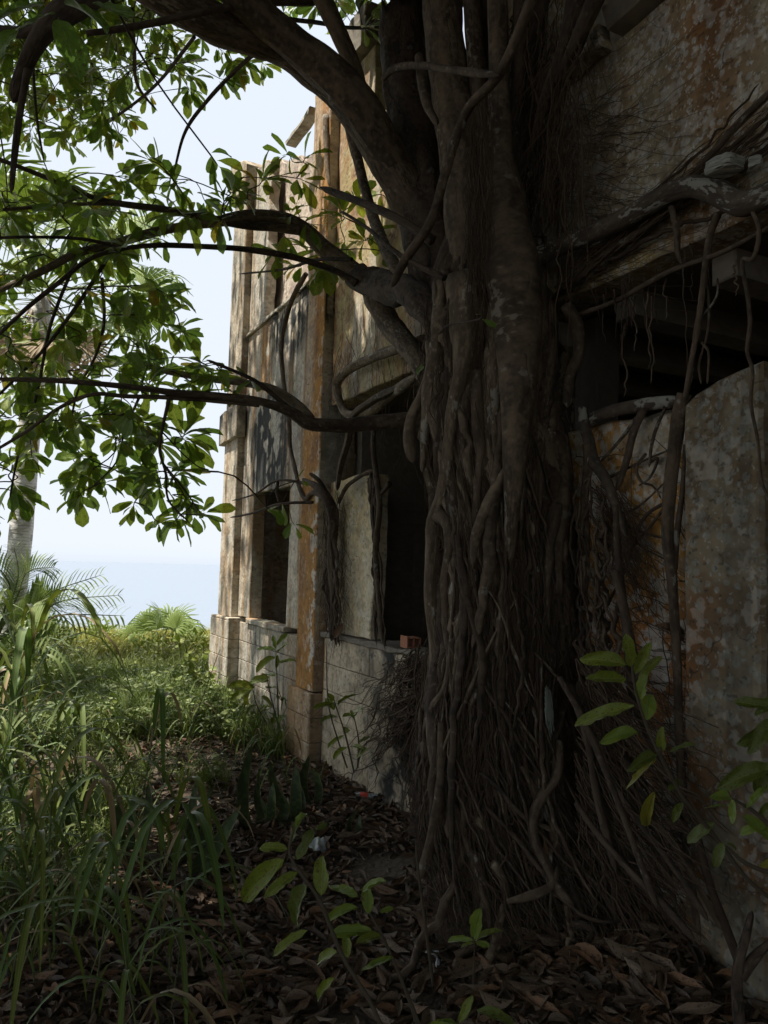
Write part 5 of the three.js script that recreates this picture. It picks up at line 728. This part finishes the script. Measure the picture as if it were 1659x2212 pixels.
// snake plants: stiff upright blades
{
  const snakeTx = makeTex(64, 256, (u, v) => { const b = noise(u * 3, v * 26), e = sstep(0.42, 0.48, Math.abs(u - 0.5)), tip = sstep(0.93, 1.0, v); let c = mix3([0.050, 0.078, 0.030], [0.085, 0.12, 0.050], sstep(0.4, 0.6, b)); c = mix3(c, [0.20, 0.20, 0.06], 0.7 * e); c = mix3(c, [0.25, 0.12, 0.02], 0.7 * tip); return [c[0], c[1], c[2], 0.5]; });
  const mat = new THREE.MeshPhysicalMaterial({ map: snakeTx[0], roughness: 0.42, side: THREE.DoubleSide });
  const P = [[[165, 1838], [[168, 1665], [150, 1690]], 'left-most dark snake plant, two wide upright blades'], [[203, 1810], [[200, 1670], [215, 1690]], 'dark snake plant with a rust-tipped blade beside the widest one'], [[285, 1850], [[262, 1720], [290, 1700], [320, 1690]], 'snake plant clump of three blades in the grass'], [[408, 1860], [[468, 1690], [423, 1685], [440, 1760]], 'snake plant with long blades leaning right beside the clear bottle'], [[430, 1900], [[475, 1815], [520, 1740], [560, 1880]], 'snake plant with low blades spread to the right'], [[540, 1790], [[545, 1605], [520, 1700], [560, 1720]], 'tallest snake plant, its blade before the far pilaster'], [[585, 1785], [[560, 1670], [590, 1690], [610, 1715]], 'snake plant with short crossing blades'], [[640, 1775], [[582, 1640], [640, 1650], [630, 1665]], 'snake plant fanning left below the rusty pilaster'], [[670, 1745], [[668, 1630], [648, 1690], [676, 1660]], 'right-most snake plant with pale tips near the wall'], [[770, 1810], [[775, 1745], [778, 1760]], 'small grey-green snake plant alone in the litter']];
  P.forEach(([b, tips, label], i) => { const base = onGround(...b), d = base.clone().sub(EYE).dot(camera.getWorldDirection(V3(0, 0, 0))), t = thing('snake_plant', label, 'snake plant', base, 'snake plants at the edge of the litter'); tips.forEach(([x, y], j) => { const tip = at(x, y, d + (j - 1) * 0.12), foot = base.clone().add(V3((j - 1) * 0.035, -0.02, 0)), mid = foot.clone().lerp(tip, 0.5).add(V3(0.03 * (j - 1), 0.02, 0.02)); part('blade', ribbon([foot, mid, tip], i === 9 ? 0.035 : 0.046 + 0.014 * ((i + j) % 3), 0.25, 9, V3(0.5 - 0.5 * (j % 2), 0.15, 1), (q) => Math.pow(Math.sin(Math.PI * clamp(0.14 + 0.86 * Math.pow(q, 0.85), 0, 0.992)), 0.7)), mat, t); }); });
}
// ---------------------------------------------------------------- palms beyond the clearing
const palmBark = texMat(makeTex(256, 512, (u, v) => { const n = fbm(u * 10, v * 30, 4), ring = sstep(0.42, 0.5, Math.abs(((v * 24 + 0.25 * n) % 1) - 0.5)), l = fbm(u * 5, v * 8, 4); let c = mix3([0.55, 0.53, 0.50], [0.72, 0.70, 0.67], n); c = mix3(c, [0.36, 0.34, 0.31], 0.5 * ring); c = mix3(c, [0.13, 0.11, 0.08], 0.5 * sstep(0.55, 0.7, l)); return [c[0], c[1], c[2], n * 0.6 - 0.3 * ring + 0.3]; }), 0.02);
const fanMat = bladeMat([1.35, 1.35, 1.1], 0.4), deadFanMat = new THREE.MeshPhysicalMaterial({ color: new THREE.Color().setRGB(0.34, 0.25, 0.15), roughness: 0.8, transmission: 0.3, thickness: 0, side: THREE.DoubleSide }), frondMat = bladeMat([1.3, 1.3, 0.9], 0.45);
// one fan leaf: stalk plus folded rays that split towards their tips; made at the origin, stalk along +y, face +z
function fanGeo(seed, n, R, droop, stalk) {
  const r = rngOf(seed), gs = [tube([V3(0, 0, 0), V3(0, stalk * 0.5, 0.02), V3(0, stalk, 0)], [0.018, 0.014, 0.010], { seg: 6, rs: 5, seed, rough: 0 })];
  for (let i = 0; i < n; i++) { const a = lerp(-2.1, 2.1, (i + 0.5) / n), L = R * (0.82 + 0.18 * Math.cos(a * 0.6)) * (0.9 + 0.15 * r()), o = V3(Math.sin(a), Math.cos(a), 0), s = V3(0, stalk, 0), dz = droop * (0.6 + 0.8 * r()); gs.push(ribbon([s.clone().addScaledVector(o, 0.02), s.clone().addScaledVector(o, L * 0.55).add(V3(0, 0, 0.06)), s.clone().addScaledVector(o, L).add(V3((r() - 0.5) * 0.08, -dz * L * 0.5, -dz * L * 0.35 + (r() - 0.5) * 0.1))], 0.062 * R + 0.012, 0.45, 7, V3(0, 0, 1), (t) => Math.min(t * 2.2 + 0.15, 1) * Math.pow(Math.max(0.02, 1 - t * 0.98), 0.55))); }
  return mergeGeometries(gs);
}
function fanPalm(name, label, base, H, top, fans, trunkR) {
  const t = thing(name, label, 'palm', base);
  if (trunkR) part('trunk', tube([base.clone().add(V3(0, -0.2, 0)), base.clone().lerp(top, 0.35).add(V3(0.03, 0, 0)), base.clone().lerp(top, 0.7), top], [trunkR * 1.15, trunkR, trunkR * 0.95, trunkR * 0.9], { seg: 30, rs: 20, rough: 0.03, seed: 9 }), palmBark, t);
  const R = rngOf(H * 100 | 0);
  fans.forEach(([az, el, stalk, rad, dead], i) => { const o = V3(Math.cos(az) * Math.cos(el), Math.sin(el), Math.sin(az) * Math.cos(el)), g = fanGeo(700 + i, 26, rad, dead ? 0.5 : 0.35 + 0.5 * R(), stalk); g.applyMatrix4(leafMatrix(top.clone().addScaledVector(o, trunkR * 0.6), o, V3((R() - 0.5) * 0.8, 1, 0.5 + R() * 0.6), 1)); part(dead ? 'dead_fan' : 'fan', g, dead ? deadFanMat : fanMat, t); });
  return t;
}
{
  const base = onGround(10, 1458), d = 10.6, top = at(92, 630, d), fans = [];
  for (let i = 0; i < 22; i++) { const az = i * 2.4, el = lerp(1.15, -0.5, i / 22); fans.push([az, el, 1.0 + 0.25 * ((i * 7) % 3), 0.85 + 0.1 * (i % 2), false]); }
  for (let i = 0; i < 5; i++) fans.push([i * 1.3 - 0.4, -0.9 - 0.16 * (i % 3), 0.75, 0.75, true]);
  fanPalm('fan_palm', 'tall fan palm with pale ringed trunk behind the hanging leaves', base, 5.5, top, fans, 0.155);
  const b2 = onGround(345, 1418); const f2 = [[-1.4, 0.95, 0.4, 0.62, false], [0.1, 0.95, 0.42, 0.6, false], [-2.6, 0.9, 0.4, 0.6, false], [1.6, 0.9, 0.4, 0.6, false], [0.5, 0.4, 0.4, 0.5, false], [3.0, 0.45, 0.4, 0.5, false], [-0.6, 0.6, 0.42, 0.58, false], [2.2, 0.2, 0.4, 0.45, false]];
  fanPalm('young_fan_palm', 'young stemless fan palm at the sunlit edge of the bluff', b2, 1.3, b2.clone().add(V3(0, 0.12, 0)), f2, 0.05);
}
{ // feather palm: arching fronds of narrow leaflets
  const base = at(10, 1400, 8.2); base.y = groundY(base.x, base.z); const t = thing('feather_palm', 'young feather palm with arching fronds at the left edge', 'palm', base), R = rngOf(12);
  const crown = at(-10, 1385, 8.2);
  part('trunk', tube([base.clone().add(V3(0, -0.1, 0)), base.clone().lerp(crown, 0.5), crown], [0.16, 0.15, 0.10], { seg: 10, rs: 10, seed: 4 }), barkDark, t);
  for (const [mx, my, ex, ey, d1] of [[100, 1285, 225, 1240, 8.0], [120, 1330, 272, 1330, 7.6], [90, 1300, 180, 1372, 7.4], [60, 1235, 120, 1225, 8.6], [40, 1240, 30, 1180, 8.4], [20, 1260, -40, 1190, 8], [-60, 1260, -140, 1300, 8.2], [-40, 1300, -120, 1400, 7.4], [70, 1340, 150, 1420, 7.2], [130, 1300, 265, 1285, 8.6]]) {
    const P = [crown, at(mx * 0.6, lerp(1385, my, 0.62), lerp(8.2, d1, 0.4)), at(mx, my, lerp(8.2, d1, 0.7)), at(ex, ey, d1)], c = new THREE.CatmullRomCurve3(P); const gs = []; part('frond_stalk', tube(P, [0.014, 0.010, 0.004], { seg: 16, rs: 5, seed: TS++, rough: 0 }), stemMat, t);
    for (let i = 0; i < 34; i++) { const q = 0.12 + 0.88 * (i / 34), p = c.getPoint(q), T = c.getTangent(q), S = T.clone().cross(V3(0.2, 0.55, 0.8)).normalize(), L = 0.40 * Math.sin(Math.PI * (0.18 + 0.72 * q)) * (0.85 + 0.3 * R()); for (const s of [-1, 1]) { const o = S.clone().multiplyScalar(s).addScaledVector(T, 0.75).add(V3(0, 0.35 - 0.2 * R(), 0)).normalize(); gs.push(ribbon([p, p.clone().addScaledVector(o, L * 0.5), p.clone().addScaledVector(o, L).add(V3(0, -0.12 * L - 0.2 * L * R(), 0))], 0.028, 0.2, 4, UPV)); } }
    part('frond', mergeGeometries(gs), frondMat, t);
  }
}
// bushes along the edge of the bluff
function bush(label, x, y, r, h, n, mat, seed, leaf = 0.075) {
  const base = onGround(x, y), t = thing('bush', label, 'bush', base), R = rngOf(seed), ms = [], g0 = leafGeo(seed, { n: 3, width: 0.5, fold: 0.12, curl: 0.3 }), st = [];
  for (let i = 0; i < 7; i++) { const a = R() * 6.28, tp = base.clone().add(V3(Math.cos(a) * r * 0.6, h * (0.6 + 0.3 * R()), Math.sin(a) * r * 0.6)); st.push(tube([base.clone().add(V3(0, -0.05, 0)), base.clone().lerp(tp, 0.5).add(V3(0, 0.06, 0)), tp], [0.012, 0.008, 0.004], { seg: 6, rs: 4, seed: seed + i })); }
  part('stems', mergeGeometries(st), woodStem, t);
  const lobes = []; for (let i = 0; i < 9; i++) { const a = R() * 6.28, q = Math.sqrt(R()); lobes.push(V3(Math.cos(a) * r * q * 0.75, h * (0.25 + 0.6 * R() * (1 - 0.4 * q)), Math.sin(a) * r * q * 0.75)); }
  for (let i = 0; i < n; i++) { const l = lobes[(R() * 9) | 0], d = V3(R() - 0.5, R() - 0.5, R() - 0.5).normalize(), p = base.clone().add(l).addScaledVector(d, r * 0.38 * Math.cbrt(R())); if (p.y < base.y) continue; ms.push(leafMatrix(p, d.add(V3(0, 0.1, 0)), V3(R() - 0.5, 0.8, R() - 0.5), leaf * (0.7 + 0.6 * R()))); }
  scatter('leaves', g0, mat, ms, t); return t;
}
bush('yellow-green leafy bush glowing in the sun left of the young fan palm', 250, 1412, 0.7, 0.5, 900, saplingMats.lime, 21);
bush('sunlit pale bush between the palm fronds and the yellow-green bush', 165, 1418, 0.6, 0.42, 700, leafMat(limeTx, [1.5, 1.15, 0.9], 0.4), 22);
bush('green bush to the right of the young fan palm near the corner', 392, 1450, 0.5, 0.6, 700, saplingMats.mid, 23);
bush('low sunlit bush in front of the young fan palm', 310, 1436, 0.5, 0.3, 600, saplingMats.lime, 24);
bush('dark bush under the feather palm at the left edge', 25, 1480, 0.7, 0.9, 900, saplingMats.dark, 25, 0.09);
bush('leafy bush below the arching palm fronds', 110, 1440, 0.65, 0.6, 700, saplingMats.mid, 26);
// ---------------------------------------------------------------- loose things
{ // perforated clay brick on the wall coping
  const p = wallPoint(-1.86, 1.087, -0.06), t = thing('clay_brick', 'broken hollow orange clay brick lying on the wall ledge beside the trunk', 'brick', p); t.rotation.y = 0.42; t.updateMatrixWorld(true);
  const W = 0.054, H = 0.07, D = 0.10, sh = new THREE.Shape([[-W, 0], [W * 0.98, 0], [W, H * 0.96], [W * 0.55, H], [W * 0.3, H * 0.92], [-W * 0.1, H * 1.02], [-W * 0.5, H * 0.95], [-W * 0.99, H * 1.12]].map((q) => new THREE.Vector2(...q)));
  for (let i = 0; i < 2; i++) { const x = -W + 0.010 + i * 0.047; sh.holes.push(new THREE.Path([[x, 0.012], [x, H - 0.012], [x + 0.038, H - 0.012], [x + 0.038, 0.012]].map((q) => new THREE.Vector2(...q)))); }
  const g = new THREE.ExtrudeGeometry(sh, { depth: D, bevelEnabled: true, bevelSize: 0.003, bevelThickness: 0.003, bevelOffset: -0.003, bevelSegments: 1 }); g.translate(0, 0, -D / 2);
  const tx = makeTex(128, 128, (u, v) => { const n = fbm(u * 14, v * 14, 4), c = mix3([0.34, 0.135, 0.075], [0.44, 0.21, 0.13], n); return [c[0], c[1], c[2], n]; }); for (const q of tx) q.repeat.set(6, 6);
  mesh('body', g, texMat(tx, 0.004), t);
}
function chunk(name, label, category, base, size, seed, mat) { const g = new THREE.IcosahedronGeometry(1, 4), P = g.attributes.position; for (let i = 0; i < P.count; i++) { const v = V3(P.getX(i), P.getY(i), P.getZ(i)), b = Math.max(Math.abs(v.x), Math.abs(v.y), Math.abs(v.z)); v.divideScalar(Math.pow(b, 0.92)).multiplyScalar(1 + 0.22 * (fbm(v.x * 2 + seed, v.y * 2 + v.z * 3, 4) - 0.5)); P.setXYZ(i, v.x * size[0], v.y * size[1], v.z * size[2]); } const uv = new Float32Array(P.count * 2); for (let i = 0; i < P.count; i++) { uv[2 * i] = P.getX(i) + P.getZ(i); uv[2 * i + 1] = P.getY(i) * 2; } g.setAttribute('uv', new THREE.BufferAttribute(uv, 2)); g.computeVertexNormals(); const m = tag(mesh(name, g, mat, scene), label, category); m.position.copy(base); m.name = numbered(name); return m; }
const stoneMat = texMat(makeTex(256, 256, (u, v) => { const n = fbm(u * 12, v * 40, 5), l = fbm(u * 8 + 3, v * 8, 4), c = mix3([0.20, 0.20, 0.17], [0.55, 0.56, 0.52], n * 0.6 + l * 0.4); return [c[0], c[1], c[2], n]; }), 0.02);
for (const q of [stoneMat.map, stoneMat.bumpMap]) q.repeat.set(3, 3);
{ const A = onWall(1532, 374, 0.15), B = onWall(1600, 342, 0.15), x = B.clone().sub(A).normalize(), z = OUT.clone().addScaledVector(x, -OUT.dot(x)).normalize(), y = z.clone().cross(x), a = chunk('plaster_chunk', 'pale slab of broken plaster wedged on the thick root under the parapet', 'rubble', A.clone().lerp(B, 0.5), [0.42 * A.distanceTo(B), 0.026, 0.05], 4, stoneMat); a.quaternion.setFromRotationMatrix(new THREE.Matrix4().makeBasis(x, y, z)); const b = chunk('plaster_chunk', 'smaller grey lump of rubble right of the pale plaster slab', 'rubble', onWall(1632, 352, 0.13), [0.022, 0.020, 0.022], 9, stoneMat); b.rotation.y = 1; }
const plastic = new THREE.MeshPhysicalMaterial({ color: new THREE.Color().setRGB(0.80, 0.88, 0.95), roughness: 0.12, transmission: 0.75, thickness: 0, ior: 1.45, side: THREE.DoubleSide });
const paperMat = new THREE.MeshStandardMaterial({ color: new THREE.Color().setRGB(0.50, 0.52, 0.54), roughness: 0.9, side: THREE.DoubleSide }), redMat = new THREE.MeshStandardMaterial({ color: new THREE.Color().setRGB(0.50, 0.055, 0.03), roughness: 0.5, side: THREE.DoubleSide }), blueMat = new THREE.MeshStandardMaterial({ color: new THREE.Color().setRGB(0.25, 0.42, 0.62), roughness: 0.5, side: THREE.DoubleSide });
function bottle(label, p, turn, tilt, squash, labelMat) {
  const t = thing('plastic_bottle', label, 'bottle', p), prof = [[0.001, 0], [0.026, 0.002], [0.031, 0.012], [0.029, 0.03], [0.031, 0.05], [0.0305, 0.115], [0.029, 0.13], [0.031, 0.145], [0.024, 0.175], [0.013, 0.195], [0.0125, 0.21]].map(([x, y]) => new THREE.Vector2(x, y)); const g = new THREE.LatheGeometry(prof, 22), P = g.attributes.position; const dent = (P) => { for (let i = 0; i < P.count; i++) { const x = P.getX(i), y = P.getY(i), z = P.getZ(i), k = 1 - squash * (0.5 + 0.5 * Math.sin(y * 60)) * (z > 0 ? 1 : 0.4); P.setXYZ(i, x * (1 + squash * 0.25), y, z * k); } }; dent(P); g.computeVertexNormals();
  const pose = new THREE.Matrix4().makeRotationFromEuler(new THREE.Euler(Math.PI / 2 - tilt, 0, turn, 'YXZ')).setPosition(0, 0.028, 0); const ry = new THREE.Matrix4().makeRotationY(turn).multiply(new THREE.Matrix4().makeRotationX(Math.PI / 2 - tilt)); ry.setPosition(0, 0.030, 0); g.applyMatrix4(ry); mesh('body', g, plastic, t);
  const l = new THREE.CylinderGeometry(0.0313, 0.0313, 0.055, 22, 6, true); l.translate(0, 0.085, 0); dent(l.attributes.position); l.computeVertexNormals(); l.applyMatrix4(ry); mesh('wrapper', l, labelMat, t);
  const c = new THREE.CylinderGeometry(0.0145, 0.0145, 0.016, 16); c.translate(0, 0.214, 0); c.applyMatrix4(ry); mesh('cap', c, labelMat, t); return t;
}
bottle('clear plastic bottle with a pale blue wrapper lying among the snake plants', onGround(398, 1785), 2.6, 0.35, 0.12, blueMat);
bottle('crushed clear plastic bottle with a red wrapper in the litter by the wall', onGround(760, 1730), 1.45, 0.02, 0.5, redMat);
function scrap(label, p, w, h, seed) { const g = new THREE.PlaneGeometry(w, h, 14, 12), P = g.attributes.position; for (let i = 0; i < P.count; i++) { const x = P.getX(i), y = P.getY(i), e = 1 - 0.30 * fbm(x * 50 + seed, y * 50, 3) * (Math.abs(x / w) + Math.abs(y / h)); P.setXYZ(i, x * e, y * e, 0.10 * (fbm(x * 34 + seed, y * 22 + 3, 4) - 0.45)); } g.rotateX(-0.8); g.translate(0, 0.06, 0); g.computeVertexNormals(); const m = mesh('paper_scrap', g, paperMat, scene); m.name = numbered('paper_scrap'); m.position.copy(p); return tag(m, label, 'litter'); }
scrap('crumpled white paper lying behind the leaning sapling', onGround(687, 1850), 0.12, 0.085, 3);
scrap('small torn white scrap at the front of the leaf litter', onGround(935, 2105), 0.06, 0.08, 8).rotation.y = 0.9;
{ // dead things caught on the roots
  const m = mesh('dead_leaf', dryGeos[2], dryMats[1], scene); m.applyMatrix4(leafMatrix(onWall(1415, 1350, 0.12), V3(0.9, -0.35, 0.1), V3(0, 0.6, 1), 0.15)); tag(m, 'curled brown leaf caught on the roots left of the grey pillar', 'leaf');
  const k = mesh('dead_leaf', dryGeos[1], dryMats[1], scene); k.name = numbered('dead_leaf'); k.applyMatrix4(leafMatrix(onWall(742, 1345, 0.05), V3(-0.4, -0.7, 0.2), V3(0.3, 0.4, 1), 0.14, 1.4)); tag(k, 'shrivelled brown leaf hanging by the bottom of the pale wall remnant', 'leaf');
  const q = mesh('dead_leaf', dryGeos[0], dryMats[4], scene); q.name = numbered('dead_leaf'); q.applyMatrix4(leafMatrix(onCore(0.12, 1805, 0.07), V3(0.03, -1, 0.1), V3(0.5, 0, 1), 0.11, 0.8)); tag(q, 'rust-brown leaf hanging upright in the roots low on the trunk', 'leaf');
  const gs = []; const R = rngOf(44); for (let i = 0; i < 40; i++) { const x = 1183 + (R() - 0.5) * 12, y = 1480 + R() * 60; const c = core(y), kk = (x - c.cx) / c.hw; gs.push(tube([onCore(kk, y, 0.10), onCore(kk + 0.02 * (R() - 0.5), y + 30, 0.11), onCore(kk + 0.05 * (R() - 0.5), y + 62 * R() + 20, 0.10)], [0.0025, 0.002, 0.001], { seg: 5, rs: 3, rough: 0, seed: 800 + i })); }
  const g = mergeGeometries(gs); const mm = mesh('hanging_lichen', g, new THREE.MeshStandardMaterial({ color: new THREE.Color().setRGB(0.26, 0.29, 0.25), roughness: 1 }), scene); tag(mm, 'pale grey-green wisp of lichen hanging on the front of the trunk', 'lichen');
}
{ // big dark leaves hanging close above, top left
  const t = []; for (const [x0, y0, x1, y1, w] of [[118, 25, 30, 62, 1.5], [125, 40, 180, 160, 1.1], [100, 10, -40, 25, 1.6], [140, 10, 240, 30, 1.3], [200, 5, 290, 30, 1.2], [40, 60, -30, 130, 1.3]]) { const A = at(x0, y0, 2.2), B = at(x1, y1, 2.15), m = mesh('leaf', bigLeafGeos[t.length % 4], figLeafMats[2], fig); m.applyMatrix4(new THREE.Matrix4().multiplyMatrices(figInv, leafMatrix(A, B.clone().sub(A), V3(0.2, 0.9, 0.6), A.distanceTo(B), w))); t.push(m); }
}
// trees that close the view behind the viewer
function backTree(label, x, z, h, r, seed) {
  const base = V3(x, groundY(x, z), z), t = thing('broadleaf_tree', label, 'tree', base), R = rngOf(seed), ms = []; part('trunk', tube([base, base.clone().add(V3(0.2, h * 0.3, 0)), base.clone().add(V3(-0.1, h * 0.7, 0.1))], [0.35, 0.28, 0.12], { seg: 14, rs: 10, seed }), barkDark, t);
  for (let i = 0; i < 700; i++) { const d = V3(R() - 0.5, R() - 0.5, R() - 0.5).normalize().multiplyScalar(Math.cbrt(R())); const p = base.clone().add(V3(d.x * r, h * 0.52 + d.y * h * 0.50, d.z * r)); const q = new THREE.Quaternion().setFromEuler(new THREE.Euler(R() * 6, R() * 6, R() * 6)); ms.push(new THREE.Matrix4().compose(p, q, V3(1.5, 1.5, 1.5))); }
  scatter('crown', clumpGeo(7, 14, 0.36, 0.2, simpleLeaf), new THREE.MeshStandardMaterial({ map: greenTx[0], roughness: 0.8, side: THREE.DoubleSide }), ms, t);
}
backTree('dense broadleaf tree behind the viewer on the left', -5.5, 8.5, 9, 3.8, 1);  backTree('dense broadleaf tree behind the viewer on the right', 6.0, 7.5, 9, 3.8, 3); 
renderer.render(scene, camera);
